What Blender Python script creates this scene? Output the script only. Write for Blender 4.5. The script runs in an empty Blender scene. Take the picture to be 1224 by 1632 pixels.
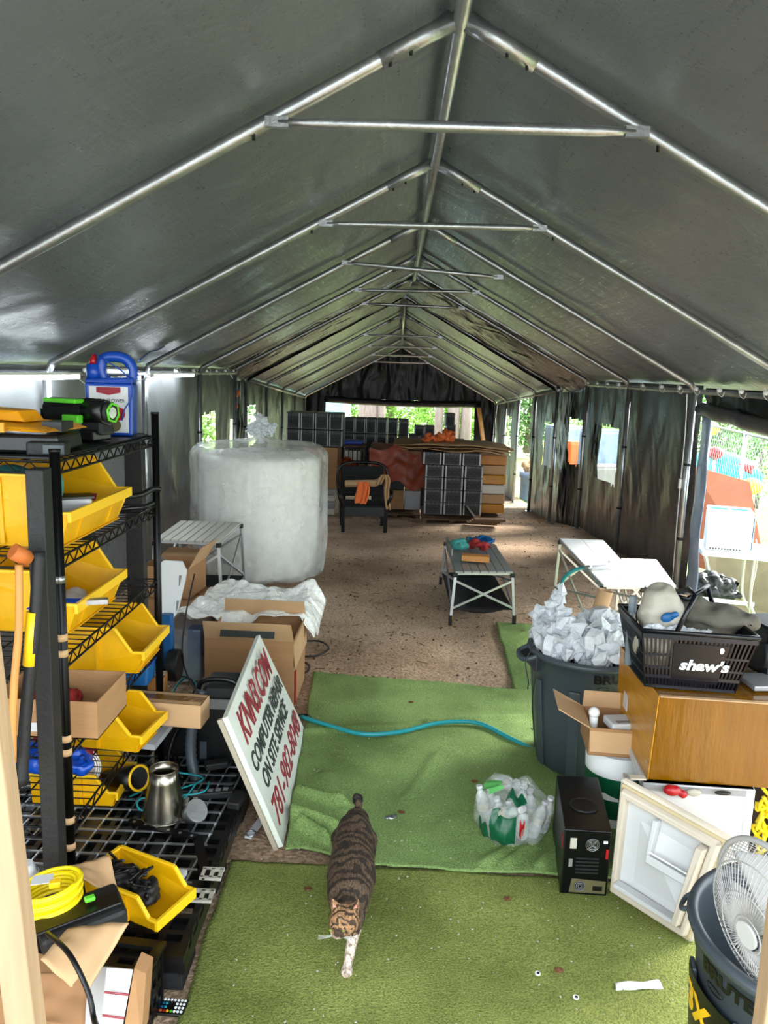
import bpy, math, random
from mathutils import Vector, Matrix, noise
random.seed(7)
V = Vector
S = bpy.context.scene
COL = S.collection
# ------------------------------------------------------------------ camera, world, sun, exposure
FPX, PITCH, ROLL, YAW, CAMZ = 1261.6, 0.17545, 0.03346, -0.01863, 1.9
CF = V((math.sin(YAW)*math.cos(PITCH), math.cos(YAW)*math.cos(PITCH), -math.sin(PITCH)))
_r = V((math.cos(YAW), -math.sin(YAW), 0)); _u = _r.cross(CF)
CR = _r*math.cos(ROLL) + _u*math.sin(ROLL); CU = _u*math.cos(ROLL) - _r*math.sin(ROLL)
cam = bpy.data.objects.new('camera', bpy.data.cameras.new('camera')); COL.objects.link(cam)
m = Matrix((CR, CU, -CF)).transposed().to_4x4(); m.translation = V((0, 0, CAMZ)); cam.matrix_world = m
cam.data.sensor_fit = 'HORIZONTAL'; cam.data.sensor_width = 36; cam.data.lens = 36*FPX/1224
cam.data.clip_start = .02; cam.data.clip_end = 300
S.camera = cam
w = bpy.data.worlds.new('overcast_sky'); S.world = w; w.use_nodes = True
nt = w.node_tree; bg = nt.nodes['Background']
tc = nt.nodes.new('ShaderNodeTexCoord'); sp = nt.nodes.new('ShaderNodeSeparateXYZ'); cr = nt.nodes.new('ShaderNodeValToRGB')
nt.links.new(tc.outputs['Generated'], sp.inputs[0]); nt.links.new(sp.outputs['Z'], cr.inputs[0]); nt.links.new(cr.outputs[0], bg.inputs[0])
cr.color_ramp.elements[0].color = (.80, .88, .92, 1); cr.color_ramp.elements[1].color = (.86, .93, 1, 1)
bg.inputs[1].default_value = 1.5
sun = bpy.data.objects.new('sun', bpy.data.lights.new('sun', 'SUN')); COL.objects.link(sun)
sun.data.energy = 3.4; sun.data.angle = math.radians(24); sun.data.color = (1, .96, .88)
sun.rotation_euler = (math.radians(-28), math.radians(50), 0)     # from the right and slightly behind the far end
S.view_settings.view_transform = 'Standard'; S.view_settings.look = 'None'; S.view_settings.gamma = 1
S.view_settings.exposure = 2.15
S.view_settings.use_curve_mapping = False
# ------------------------------------------------------------------ ground height and point finders
GP = [(-50, 0), (7, 0), (9, -.08), (11, -.18), (12.5, -.38), (17, -.75), (21, -1.0), (30, -1.3), (120, -1.6)]
def g(x, y):
    z = GP[-1][1]
    for (a, za), (b, zb) in zip(GP, GP[1:]):
        if y < b: z = za + (zb-za)*max(0, (y-a)/(b-a)); break
    t = min(1, max(0, (x-2.65)/.5)); return z - .3*t*t*(3-2*t)
def ray(u, v):
    d = CF + CR*((u-612)/FPX) - CU*((v-816)/FPX); return d/d.y
def at(u, v, Y): d = ray(u, v)*Y; return V((d.x, d.y, d.z+CAMZ))
def ax_(u, v, X): d = ray(u, v); return at(u, v, X/d.x)
def gp(u, v, h=0):
    Y = 3.0
    for i in range(60):
        p = at(u, v, Y); d = ray(u, v)
        Yn = (g(p.x, p.y)+h-CAMZ)/d.z; Y = Y*.5+Yn*.5
    return at(u, v, Y)
# ------------------------------------------------------------------ materials
def mat(name, col, rough=.6, metal=0, bump=0, bscale=40, var=0, vscale=6, stretch=None, trans=0, alpha=1, emit=None, es=0, spec=None, coat=0, col2=None, sub=0):
    m = bpy.data.materials.new(name); m.use_nodes = True; n = m.node_tree.nodes; l = m.node_tree.links
    b = n['Principled BSDF']
    c = tuple((x/255)**2.2 if max(col) > 1 else x for x in col)
    b.inputs['Base Color'].default_value = (*c, 1); b.inputs['Roughness'].default_value = rough; b.inputs['Metallic'].default_value = metal
    if trans: b.inputs['Transmission Weight'].default_value = trans; b.inputs['IOR'].default_value = 1.15
    if alpha < 1: b.inputs['Alpha'].default_value = alpha
    if coat: b.inputs['Coat Weight'].default_value = coat
    if spec is not None: b.inputs['Specular IOR Level'].default_value = spec
    if emit: b.inputs['Emission Color'].default_value = (*emit, 1); b.inputs['Emission Strength'].default_value = es
    if var or bump or col2:
        t = n.new('ShaderNodeTexCoord'); mp = n.new('ShaderNodeMapping'); l.new(t.outputs['Object'], mp.inputs[0])
        if stretch: mp.inputs['Scale'].default_value = stretch
    if var or col2:
        z = n.new('ShaderNodeTexNoise'); z.inputs['Scale'].default_value = vscale; z.inputs['Detail'].default_value = 6
        l.new(mp.outputs[0], z.inputs[0]); r = n.new('ShaderNodeValToRGB'); l.new(z.outputs[0], r.inputs[0])
        c2 = tuple((x/255)**2.2 for x in col2) if col2 else tuple(x*(1-var) for x in c)
        r.color_ramp.elements[0].position = .35; r.color_ramp.elements[1].position = .65
        r.color_ramp.elements[0].color = (*c2, 1); r.color_ramp.elements[1].color = (*c, 1)
        l.new(r.outputs[0], b.inputs['Base Color'])
    if bump:
        z = n.new('ShaderNodeTexNoise'); z.inputs['Scale'].default_value = bscale; z.inputs['Detail'].default_value = 5
        l.new(mp.outputs[0], z.inputs[0]); k = n.new('ShaderNodeBump'); k.inputs['Strength'].default_value = bump; k.inputs['Distance'].default_value = .01
        l.new(z.outputs[0], k.inputs['Height']); l.new(k.outputs[0], b.inputs['Normal'])
    return m
M = dict(
 steel=mat('galvanised_steel', (175, 178, 180), .32, .85, .15, 60, .25, 9),
 black=mat('black_plastic', (14, 14, 15), .38, 0, .1, 80), black2=mat('black_rough', (26, 26, 27), .6, 0, .2, 60, .3),
 blackm=mat('black_metal', (20, 20, 22), .35, .6), rubber=mat('black_rubber', (12, 12, 12), .6),
 yellow=mat('yellow_bin_plastic', (232, 172, 8), .38, 0, .06, 30, .28, 5), yedge=mat('yellow_bin_rim', (240, 190, 30), .38),
 ycord=mat('yellow_cord', (238, 214, 24), .35), orange=mat('orange_yellow_plastic', (226, 150, 18), .35, 0, .1, 30, .2, 8),
 card=mat('cardboard', (166, 124, 84), .8, 0, .15, 14, .14, 3, (1, 1, 6)), cardin=mat('cardboard_inner', (148, 108, 72), .85, 0, 0, 1, .15, 4),
 cardd=mat('tan_cardboard', (196, 158, 116), .8, 0, .1, 20, .12, 4), tape=mat('amber_tape_box', (122, 80, 2), .22, 0, .25, 9, .22, 3, (5, 5, 1), coat=.4),
 cardlt=mat('amber_box_side', (196, 132, 26), .25, 0, .3, 10, .15, 4, (1, 1, 6)),
 white=mat('white_plastic', (200, 201, 202), .4, 0, 0, 1, .06, 4), white2=mat('painted_white', (238, 240, 238), .55), cream=mat('aged_white_plastic', (200, 188, 170), .4, 0, 0, 1, .13, 5), creamg=mat('yellowed_gasket', (184, 168, 128), .55),
 signw=mat('sign_white', (220, 226, 214), .5, 0, .05, 20, .08, 7), signe=mat('sign_edge', (170, 160, 140), .6), red=mat('sign_red', (140, 22, 38), .6), dark=mat('sign_black', (34, 42, 40), .6),
 alu=mat('aluminium', (195, 198, 200), .3, .7), slat=mat('aluminium_slats', (196, 192, 180), .42, .3), slatg=mat('grey_aluminium_slats', (150, 152, 150), .42, .4), mesh=mat('black_mesh_cloth', (22, 22, 24), .8, 0, .5, 200),
 grey=mat('grey_bin_plastic', (66, 74, 80), .42, 0, .08, 30, .1, 3), greyin=mat('dark_bin_inside', (38, 40, 44), .5), teal=mat('teal_hose', (40, 150, 158), .4), blue=mat('blue_plastic', (18, 66, 158), .35), blue2=mat('blue_tote', (16, 84, 136), .45),
 wood=mat('pine_stud', (166, 138, 108), .6, 0, .15, 12, .16, 5, (8, 8, .6)), woodd=mat('old_wood', (120, 92, 66), .8, 0, .3, 10, .4, 6, (8, 1, 8)), plank=mat('orange_wood', (196, 134, 70), .6, 0, .1, 20, .15, 8),
 ply=mat('plywood_orange', (140, 82, 54), .75, 0, .1, 12, .2, 5), olive=mat('weathered_board', (96, 88, 58), .8, 0, .1, 12, .3, 4),
 cyan=mat('cyan_plastic', (30, 178, 188), .4), redp=mat('red_plastic', (160, 16, 28), .35), orangep=mat('orange_wrap', (176, 70, 36), .4, 0, .4, 30, .3, 9, alpha=.85), orangec=mat('orange_strap', (240, 120, 60), .6),
 leafo=mat('foliage', (136, 186, 62), .6, 0, 0, 1, .45, 1.5), leafd=mat('foliage_dark', (84, 136, 48), .6, 0, 0, 1, .4, 2), leafy=mat('foliage_yellow', (190, 190, 50), .6), bark=mat('tree_bark', (142, 126, 122), .9, 0, .6, 12, .3, 6, (3, 3, .6)),
 glove=mat('teal_cloth', (70, 150, 145), .9, 0, .3, 60, .3, 12), rag=mat('grey_cloth', (96, 92, 82), .9, 0, .5, 30, .25, 9), red2=mat('red_cloth', (150, 40, 40), .9), green=mat('green_printed_film', (14, 84, 56), .35, 0, .2, 30), greenl=mat('light_green_film', (90, 170, 90), .35), limeg=mat('lime_plastic', (90, 190, 50), .4),
 silver=mat('brushed_metal', (150, 145, 132), .25, 1, .1, 30, stretch=(1, 1, .1)), tube=mat('led_tube', (255, 255, 255), .3, emit=(.86, .94, 1), es=13), rust=mat('rusty_orange', (176, 96, 40), .7),
 casegrey=mat('case_dark_grey', (92, 93, 95), .4, .4, 0, 1, .25, 12), pale=mat('pale_blue_vinyl', (150, 172, 200), .2, 0, .3, 20, .3, 5), bagg=mat('paper_grey_bag', (170, 165, 150), .5, 0, .5, 14, .12, 7), pcgrey=mat('case_grey_metal', (150, 150, 152), .4, .5), fan=mat('fan_grille_black', (10, 10, 11), .5),
 tarpout=mat('white_siding', (205, 205, 208), .6), conc=mat('pale_blue_siding', (150, 200, 220), .6), khaki=mat('psu_khaki', (110, 104, 76), .45, .4), brown=mat('brown_leaf', (112, 74, 44), .8), soil2=mat('dirt_debris', (96, 72, 52), .95, 0, 0, 1, .4, 3), conc2=mat('concrete', (150, 148, 144), .9, 0, 0, 1, .1), soil=mat('dark_soil', (52, 40, 30), .95))
def film(name, col, alpha, rough=.2, bump=.8, bs=14):
    m = mat(name, col, rough, 0, bump, bs); n = m.node_tree.nodes; l = m.node_tree.links; b = n['Principled BSDF']
    lw = n.new('ShaderNodeTexNoise'); lw.inputs['Scale'].default_value = bs*.8; lw.inputs['Detail'].default_value = 4
    t = n.new('ShaderNodeTexCoord'); l.new(t.outputs['Object'], lw.inputs[0])
    r = n.new('ShaderNodeMapRange'); r.inputs[1].default_value = .3; r.inputs[2].default_value = .7; r.inputs[3].default_value = alpha*.5; r.inputs[4].default_value = min(1, alpha*1.5)
    l.new(lw.outputs[0], r.inputs[0]); l.new(r.outputs[0], b.inputs['Alpha']); return m
M['bagfilm'] = film('thin_bag_film', (225, 232, 230), .2, .15, 1, 18); M['film'] = film('clear_film', (238, 240, 236), .36, .15, .35, 4); M['vinyl'] = film('window_vinyl', (215, 225, 235), .22, .1, .4, 5); M['bubble'] = mat('bubble_wrap', (226, 231, 236), .16, 0, 1, 55, var=.12, vscale=30, alpha=.93)
M['tote'] = film('clear_tote', (150, 165, 175), .6, .2, .2, 5); M['pet'] = film('clear_bottle', (222, 228, 226), .5, .08, .3, 30)
# bubble wrap roll: hexagonal bubbles from voronoi bump
def rollmat():
    m = mat('bubble_roll', (246, 246, 240), .3); n = m.node_tree.nodes; l = m.node_tree.links; b = n['Principled BSDF']
    t = n.new('ShaderNodeTexCoord'); v = n.new('ShaderNodeTexVoronoi'); v.inputs['Scale'].default_value = 30; l.new(t.outputs['Object'], v.inputs[0])
    z = n.new('ShaderNodeTexNoise'); z.noise_type = 'RIDGED_MULTIFRACTAL'; z.inputs['Scale'].default_value = 1.6; mp = n.new('ShaderNodeMapping'); mp.inputs['Scale'].default_value = (1.6, 1.6, .5); l.new(t.outputs['Object'], mp.inputs[0]); l.new(mp.outputs[0], z.inputs[0])
    z.inputs['Detail'].default_value = 6
    a = n.new('ShaderNodeBump'); a.inputs['Strength'].default_value = .3; a.inputs['Distance'].default_value = .008; l.new(v.outputs['Distance'], a.inputs['Height'])
    c = n.new('ShaderNodeBump'); c.inputs['Strength'].default_value = .4; c.inputs['Distance'].default_value = .05; l.new(z.outputs[0], c.inputs['Height']); l.new(a.outputs[0], c.inputs['Normal']); l.new(c.outputs[0], b.inputs['Normal'])
    return m
M['roll'] = rollmat()
M['bubsheet'] = M['roll'].copy(); M['bubsheet'].name = 'bubble_sheet'; M['bubsheet'].node_tree.nodes['Principled BSDF'].inputs['Roughness'].default_value = .15
for q_ in M['bubsheet'].node_tree.nodes:
    if q_.type == 'TEX_VORONOI': q_.inputs['Scale'].default_value = 42
    if q_.type == 'BUMP': q_.inputs['Strength'].default_value = .9
def tarpmat(name, col, rough, streak, sc=(1, 1, 1), spec=.6, wr=0):
    m = mat(name, col, rough, 0); n = m.node_tree.nodes; l = m.node_tree.links; b = n['Principled BSDF']; b.inputs['Specular IOR Level'].default_value = spec
    t = n.new('ShaderNodeTexCoord')
    mp = n.new('ShaderNodeMapping'); mp.inputs['Scale'].default_value = (3, 60, 60); l.new(t.outputs['Object'], mp.inputs[0])
    mp2 = n.new('ShaderNodeMapping'); mp2.inputs['Scale'].default_value = (60, 3, 3); l.new(t.outputs['Object'], mp2.inputs[0])
    z1 = n.new('ShaderNodeTexNoise'); z1.inputs['Scale'].default_value = 1; z1.inputs['Detail'].default_value = 5; l.new(mp.outputs[0], z1.inputs[0])
    z2 = n.new('ShaderNodeTexNoise'); z2.inputs['Scale'].default_value = 1; z2.inputs['Detail'].default_value = 5; l.new(mp2.outputs[0], z2.inputs[0])
    ad = n.new('ShaderNodeMath'); ad.operation = 'ADD'; l.new(z1.outputs[0], ad.inputs[0]); l.new(z2.outputs[0], ad.inputs[1])
    k = n.new('ShaderNodeBump'); k.inputs['Strength'].default_value = streak; k.inputs['Distance'].default_value = .004; l.new(ad.outputs[0], k.inputs['Height'])
    z3 = n.new('ShaderNodeTexNoise'); z3.inputs['Scale'].default_value = 1.5; z3.inputs['Detail'].default_value = 5; mp3 = n.new('ShaderNodeMapping'); mp3.inputs['Scale'].default_value = sc; l.new(t.outputs['Object'], mp3.inputs[0]); l.new(mp3.outputs[0], z3.inputs[0])
    z3.inputs['Distortion'].default_value = 1.0
    if wr: z3.noise_type = 'RIDGED_MULTIFRACTAL'; z3.inputs['Roughness'].default_value = .5
    k2 = n.new('ShaderNodeBump'); k2.inputs['Strength'].default_value = .4+wr; k2.inputs['Distance'].default_value = .05; l.new(z3.outputs[0], k2.inputs['Height']); l.new(k.outputs[0], k2.inputs['Normal']); l.new(k2.outputs[0], b.inputs['Normal'])
    r = n.new('ShaderNodeMapRange'); r.inputs[1].default_value = .6; r.inputs[2].default_value = 1.4; r.inputs[3].default_value = rough-.12; r.inputs[4].default_value = rough+.12
    l.new(ad.outputs[0], r.inputs[0]); l.new(r.outputs[0], b.inputs['Roughness'])
    return m
M['roof'] = tarpmat('roof_tarp', (93, 99, 107), .34, .28, (1, 1, 1), .7)
M['wall'] = tarpmat('wall_tarp', (74, 73, 74), .34, .15, (1.0, 1.3, .55), .6, .45)
M['wallL'] = tarpmat('wall_tarp_silver', (112, 114, 116), .34, .15, (1.0, 1.2, .9), .7, .5)
M['flap'] = tarpmat('flap_tarp_black', (24, 25, 28), .35, .2, (2, 2, 1), .4, .5)
def groundmat():
    m = mat('packed_dirt', (150, 120, 96), .95); n = m.node_tree.nodes; l = m.node_tree.links; b = n['Principled BSDF']; t = n.new('ShaderNodeTexCoord')
    z = n.new('ShaderNodeTexNoise'); z.inputs['Scale'].default_value = 1.1; z.inputs['Detail'].default_value = 8; l.new(t.outputs['Object'], z.inputs[0])
    r = n.new('ShaderNodeValToRGB'); l.new(z.outputs[0], r.inputs[0]); e = r.color_ramp.elements
    e[0].position = .35; e[0].color = (.36, .245, .155, 1); e[1].position = .62; e[1].color = (.66, .49, .34, 1)
    v = n.new('ShaderNodeTexNoise'); v.inputs['Scale'].default_value = 55; v.inputs['Detail'].default_value = 4; l.new(t.outputs['Object'], v.inputs[0])
    r2 = n.new('ShaderNodeValToRGB'); l.new(v.outputs[0], r2.inputs[0]); r2.color_ramp.elements[0].position = .35; r2.color_ramp.elements[0].color = (.5, .45, .4, 1); r2.color_ramp.elements[1].position = .6; r2.color_ramp.elements[1].color = (1.15, 1.12, 1.1, 1)
    mx = n.new('ShaderNodeMix'); mx.data_type = 'RGBA'; mx.blend_type = 'MULTIPLY'; mx.inputs[0].default_value = .8; l.new(r.outputs[0], mx.inputs[6]); l.new(r2.outputs[0], mx.inputs[7]); l.new(mx.outputs[2], b.inputs['Base Color'])
    k = n.new('ShaderNodeBump'); k.inputs['Strength'].default_value = .7; k.inputs['Distance'].default_value = .02; l.new(v.outputs[0], k.inputs['Height']); l.new(k.outputs[0], b.inputs['Normal']); return m
M['dirt'] = groundmat(); M['fanw'] = mat('fan_wire', (170, 168, 166), .5); M['grass'] = mat('grass_blade', (120, 190, 60), .6, 0, 0, 1, .3, 3)
M['blue_black'] = mat('black_basket_plastic', (16, 18, 26), .3); M['eyeg'] = mat('cat_eye', (120, 130, 50), .1); M['pinkish'] = mat('cat_pink', (196, 132, 116), .6)
def catmat(name, a, b, dark, sc):
    m = mat(name, (1, 1, 1), .85, spec=.25); n = m.node_tree.nodes; l = m.node_tree.links; bs = n['Principled BSDF']; t = n.new('ShaderNodeTexCoord')
    wv = n.new('ShaderNodeTexWave'); wv.wave_type = 'BANDS'; wv.bands_direction = 'Y'; wv.inputs['Scale'].default_value = sc; wv.inputs['Distortion'].default_value = 9; wv.inputs['Detail'].default_value = 3; wv.inputs['Detail Scale'].default_value = 2.2
    l.new(t.outputs['Object'], wv.inputs[0]); r = n.new('ShaderNodeValToRGB'); l.new(wv.outputs[0], r.inputs[0]); e = r.color_ramp.elements; e[0].position = dark; e[0].color = (*b, 1); e[1].position = min(.95, dark+.35); e[1].color = (*a, 1)
    z = n.new('ShaderNodeTexNoise'); z.inputs['Scale'].default_value = 220; mp = n.new('ShaderNodeMapping'); mp.inputs['Scale'].default_value = (1, .25, 1); l.new(t.outputs['Object'], mp.inputs[0]); l.new(mp.outputs[0], z.inputs[0])
    r2 = n.new('ShaderNodeValToRGB'); l.new(z.outputs[0], r2.inputs[0]); r2.color_ramp.elements[0].position = .35; r2.color_ramp.elements[0].color = (.45, .45, .45, 1); r2.color_ramp.elements[1].position = .65; r2.color_ramp.elements[1].color = (1.3, 1.25, 1.2, 1)
    mx = n.new('ShaderNodeMix'); mx.data_type = 'RGBA'; mx.blend_type = 'MULTIPLY'; mx.inputs[0].default_value = .9; l.new(r.outputs[0], mx.inputs[6]); l.new(r2.outputs[0], mx.inputs[7]); l.new(mx.outputs[2], bs.inputs['Base Color'])
    k = n.new('ShaderNodeBump'); k.inputs['Strength'].default_value = .6; k.inputs['Distance'].default_value = .004; l.new(z.outputs[0], k.inputs['Height']); l.new(k.outputs[0], bs.inputs['Normal']); return m
M['cat'] = catmat('cat_tabby_fur', (.105, .07, .045), (.035, .026, .02), .3, 7); M['cat_white'] = catmat('cat_white_fur', (.62, .52, .44), (.35, .27, .21), .05, 14); M['cat_black'] = catmat('cat_black_fur', (.03, .025, .022), (.01, .01, .01), .3, 9); M['cat_ginger'] = catmat('cat_ginger_fur', (.36, .20, .10), (.06, .04, .025), .25, 16)
def turfmat(name, a, c):
    m = mat(name, (1, 1, 1), .9, spec=.2); n = m.node_tree.nodes; l = m.node_tree.links; b = n['Principled BSDF']; t = n.new('ShaderNodeTexCoord')
    z = n.new('ShaderNodeTexNoise'); z.inputs['Scale'].default_value = 2.2; z.inputs['Detail'].default_value = 7; l.new(t.outputs['Object'], z.inputs[0])
    r = n.new('ShaderNodeValToRGB'); l.new(z.outputs[0], r.inputs[0]); r.color_ramp.elements[0].position = .33; r.color_ramp.elements[0].color = (*a, 1); r.color_ramp.elements[1].position = .66; r.color_ramp.elements[1].color = (*c, 1)
    v = n.new('ShaderNodeTexNoise'); v.inputs['Scale'].default_value = 160; v.inputs['Detail'].default_value = 3; l.new(t.outputs['Object'], v.inputs[0])
    r2 = n.new('ShaderNodeValToRGB'); l.new(v.outputs[0], r2.inputs[0]); r2.color_ramp.elements[0].position = .3; r2.color_ramp.elements[0].color = (.45, .5, .4, 1); r2.color_ramp.elements[1].position = .65; r2.color_ramp.elements[1].color = (1.3, 1.3, 1.2, 1)
    mx = n.new('ShaderNodeMix'); mx.data_type = 'RGBA'; mx.blend_type = 'MULTIPLY'; mx.inputs[0].default_value = .8; l.new(r.outputs[0], mx.inputs[6]); l.new(r2.outputs[0], mx.inputs[7]); l.new(mx.outputs[2], b.inputs['Base Color'])
    k = n.new('ShaderNodeBump'); k.inputs['Strength'].default_value = .8; k.inputs['Distance'].default_value = .008; l.new(v.outputs[0], k.inputs['Height']); l.new(k.outputs[0], b.inputs['Normal']); return m
M['turf'] = turfmat('artificial_turf', (.145, .17, .042), (.275, .31, .09)); M['turfb'] = turfmat('artificial_turf_bright', (.15, .23, .075), (.28, .41, .15))
M['lawn'] = turfmat('lawn', (.16, .20, .09), (.30, .36, .18))
# ------------------------------------------------------------------ mesh builder
class MB:
    def __init__(s): s.v = []; s.f = []; s.sm = []
    def add(s, vs, fs, smooth=False):
        o = len(s.v); s.v += [V(p) for p in vs]; s.f += [tuple(i+o for i in f) for f in fs]; s.sm += [smooth]*len(fs); return s
    def box(s, c, d, rz=0, mx=None, taper=1):
        R = mx if mx is not None else Matrix.Rotation(rz, 3, 'Z'); c = V(c); x, y, z = d[0]/2, d[1]/2, d[2]/2
        vs = [c+R@V((i*x*(taper if k > 0 else 1), j*y*(taper if k > 0 else 1), k*z)) for k in (-1, 1) for j in (-1, 1) for i in (-1, 1)]
        return s.add(vs, [(0, 2, 3, 1), (4, 5, 7, 6), (0, 1, 5, 4), (2, 6, 7, 3), (0, 4, 6, 2), (1, 3, 7, 5)])
    def hexa(s, b, t):   # bottom quad, top quad (same winding, ccw from above)
        return s.add(list(b)+list(t), [(3, 2, 1, 0), (4, 5, 6, 7), (0, 1, 5, 4), (1, 2, 6, 5), (2, 3, 7, 6), (3, 0, 4, 7)])
    def beam(s, p, q, w_, h, up=(0, 0, 1)):
        p, q = V(p), V(q); d = (q-p).normalized(); u = V(up)
        if abs(d.dot(u)) > .98: u = V((0, 1, 0))
        r = d.cross(u).normalized()*w_/2; u = r.cross(d).normalized()*h/2
        return s.hexa([p-r-u, p+r-u, q+r-u, q-r-u], [p-r+u, p+r+u, q+r+u, q-r+u])
    def tube(s, pts, r, n=8, closed=False, cap=True):
        pts = [V(p) for p in pts]; N = len(pts); rr = r if isinstance(r, (list, tuple)) else [r]*N
        o = len(s.v); prev = None
        for i, p in enumerate(pts):
            if closed: d = pts[(i+1) % N]-pts[i-1]
            else: d = pts[min(i+1, N-1)]-pts[max(i-1, 0)]
            d = d.normalized() if d.length > 1e-9 else V((0, 0, 1))
            if prev is None: a = d.orthogonal().normalized()
            else: a = (prev-d*prev.dot(d)); a = a.normalized() if a.length > 1e-6 else d.orthogonal().normalized()
            prev = a; b = d.cross(a)
            for k in range(n):
                t = 2*math.pi*k/n; s.v.append(p+(a*math.cos(t)+b*math.sin(t))*rr[i])
        R = N if closed else N-1
        for i in range(R):
            for k in range(n):
                s.f.append((o+i*n+k, o+i*n+(k+1) % n, o+((i+1) % N)*n+(k+1) % n, o+((i+1) % N)*n+k)); s.sm.append(True)
        if cap and not closed:
            s.f.append(tuple(o+k for k in range(n))[::-1]); s.f.append(tuple(o+(N-1)*n+k for k in range(n))); s.sm += [False, False]
        return s
    def cyl(s, p, q, r, r2=None, n=20): return s.tube([p, q], [r, r if r2 is None else r2], n)
    def lathe(s, prof, c=(0, 0, 0), n=32, sx=1, sy=1, mx=None):
        o = len(s.v); c = V(c)
        for (r, z) in prof:
            for k in range(n):
                t = 2*math.pi*k/n; p = V((r*math.cos(t)*sx, r*math.sin(t)*sy, z)); s.v.append(c+(mx@p if mx is not None else p))
        for i in range(len(prof)-1):
            for k in range(n): s.f.append((o+i*n+k, o+i*n+(k+1) % n, o+(i+1)*n+(k+1) % n, o+(i+1)*n+k)); s.sm.append(True)
        return s
    def disc(s, c, r, nrm=(0, 0, 1), n=20, t=.002):
        d = V(nrm).normalized(); return s.tube([V(c)-d*t/2, V(c)+d*t/2], r, n)
    def ring(s, c, R, r, nrm=(0, 0, 1), n=24, m=5):
        d = V(nrm).normalized(); a = d.orthogonal().normalized(); b = d.cross(a)
        return s.tube([V(c)+(a*math.cos(2*math.pi*k/n)+b*math.sin(2*math.pi*k/n))*R for k in range(n)], r, m, True)
    def poly(s, pts, ext):   # planar polygon extruded by vector ext
        pts = [V(p) for p in pts]; n = len(pts); e = V(ext)
        return s.add(pts+[p+e for p in pts], [tuple(range(n))[::-1], tuple(range(n, 2*n))]+[(i, (i+1) % n, n+(i+1) % n, n+i) for i in range(n)])
    def grid(s, fn, nu, nv, smooth=True, keep=None):
        vs = [fn(i/nu, j/nv) for j in range(nv+1) for i in range(nu+1)]; fs = []
        for j in range(nv):
            for i in range(nu):
                if keep and not keep((i+.5)/nu, (j+.5)/nv): continue
                a = j*(nu+1)+i; fs.append((a, a+1, a+nu+2, a+nu+1))
        return s.add(vs, fs, smooth)
    def ball(s, c, r, n=12, sc=(1, 1, 1), mx=None):
        pr = [(math.sin(math.pi*i/n), -math.cos(math.pi*i/n)) for i in range(n+1)]; c = V(c); o = len(s.v)
        for a, z in pr:
            for k in range(2*n):
                t = math.pi*k/n; p = V((a*math.cos(t)*r*sc[0], a*math.sin(t)*r*sc[1], z*r*sc[2])); s.v.append(c+(mx@p if mx is not None else p))
        for i in range(n):
            for k in range(2*n): s.f.append((o+i*2*n+k, o+i*2*n+(k+1) % (2*n), o+(i+1)*2*n+(k+1) % (2*n), o+(i+1)*2*n+k)); s.sm.append(True)
        return s
    def build(s, name, mt, parent=None, bevel=0, solid=0, sub=0, autos=False):
        me = bpy.data.meshes.new(name); off = OFF.get(parent.name, V((0, 0, 0))) if parent else V((0, 0, 0))
        me.from_pydata([tuple(p-off) for p in s.v], [], s.f)
        for p, q in zip(me.polygons, s.sm): p.use_smooth = q
        me.materials.append(M[mt] if isinstance(mt, str) else mt); me.validate()
        o = bpy.data.objects.new(name, me); COL.objects.link(o)
        if parent: o.parent = parent; OFF[o.name] = off
        if solid: k = o.modifiers.new('solid', 'SOLIDIFY'); k.thickness = solid; k.offset = 0
        if bevel: k = o.modifiers.new('bevel', 'BEVEL'); k.width = bevel; k.segments = 2; k.limit_method = 'ANGLE'
        if sub: k = o.modifiers.new('sub', 'SUBSURF'); k.levels = sub; k.render_levels = sub
        return o
OFF = {}
def tag(o, label=None, cat=None, group=None, kind=None):
    if label: o['label'] = label
    if cat: o['category'] = cat
    if group: o['group'] = group
    if kind: o['kind'] = kind
    return o
def thing(name, label, cat, loc=(0, 0, 0), rz=0, group=None, local=False):
    o = bpy.data.objects.new(name, None); COL.objects.link(o); o.location = loc; o.rotation_euler = (0, 0, rz); o.empty_display_size = .1
    if not local: OFF[o.name] = V(loc)
    return tag(o, label, cat, group)
def struct(o): o['kind'] = 'structure'; return o
def dup(root, loc, rz=None, label=None, group=None):
    r = root.copy(); COL.objects.link(r); r.location = loc
    if rz is not None: r.rotation_euler = (0, 0, rz)
    if label: r['label'] = label
    if group: r['group'] = group
    for ch in list(root.children):
        c = ch.copy(); COL.objects.link(c); c.parent = r
        for q in ch.children: d = q.copy(); COL.objects.link(d); d.parent = c
    return r
def smooth(pts, k=6):
    pts = [V(p) for p in pts]; out = []
    for i in range(len(pts)-1):
        a, b, c, d = pts[max(i-1, 0)], pts[i], pts[i+1], pts[min(i+2, len(pts)-1)]
        for j in range(k):
            t = j/k; out.append(.5*((2*b)+(c-a)*t+(2*a-5*b+4*c-d)*t*t+(3*b-a-3*c+d)*t**3))
    out.append(pts[-1]); return out
def cable(name, pts, r, mt, label, cat='cable', group=None, parent=None):
    o = MB().tube(smooth(pts), r, 6).build(name, mt, parent)
    if not parent: tag(o, label, cat, group)
    return o
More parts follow.
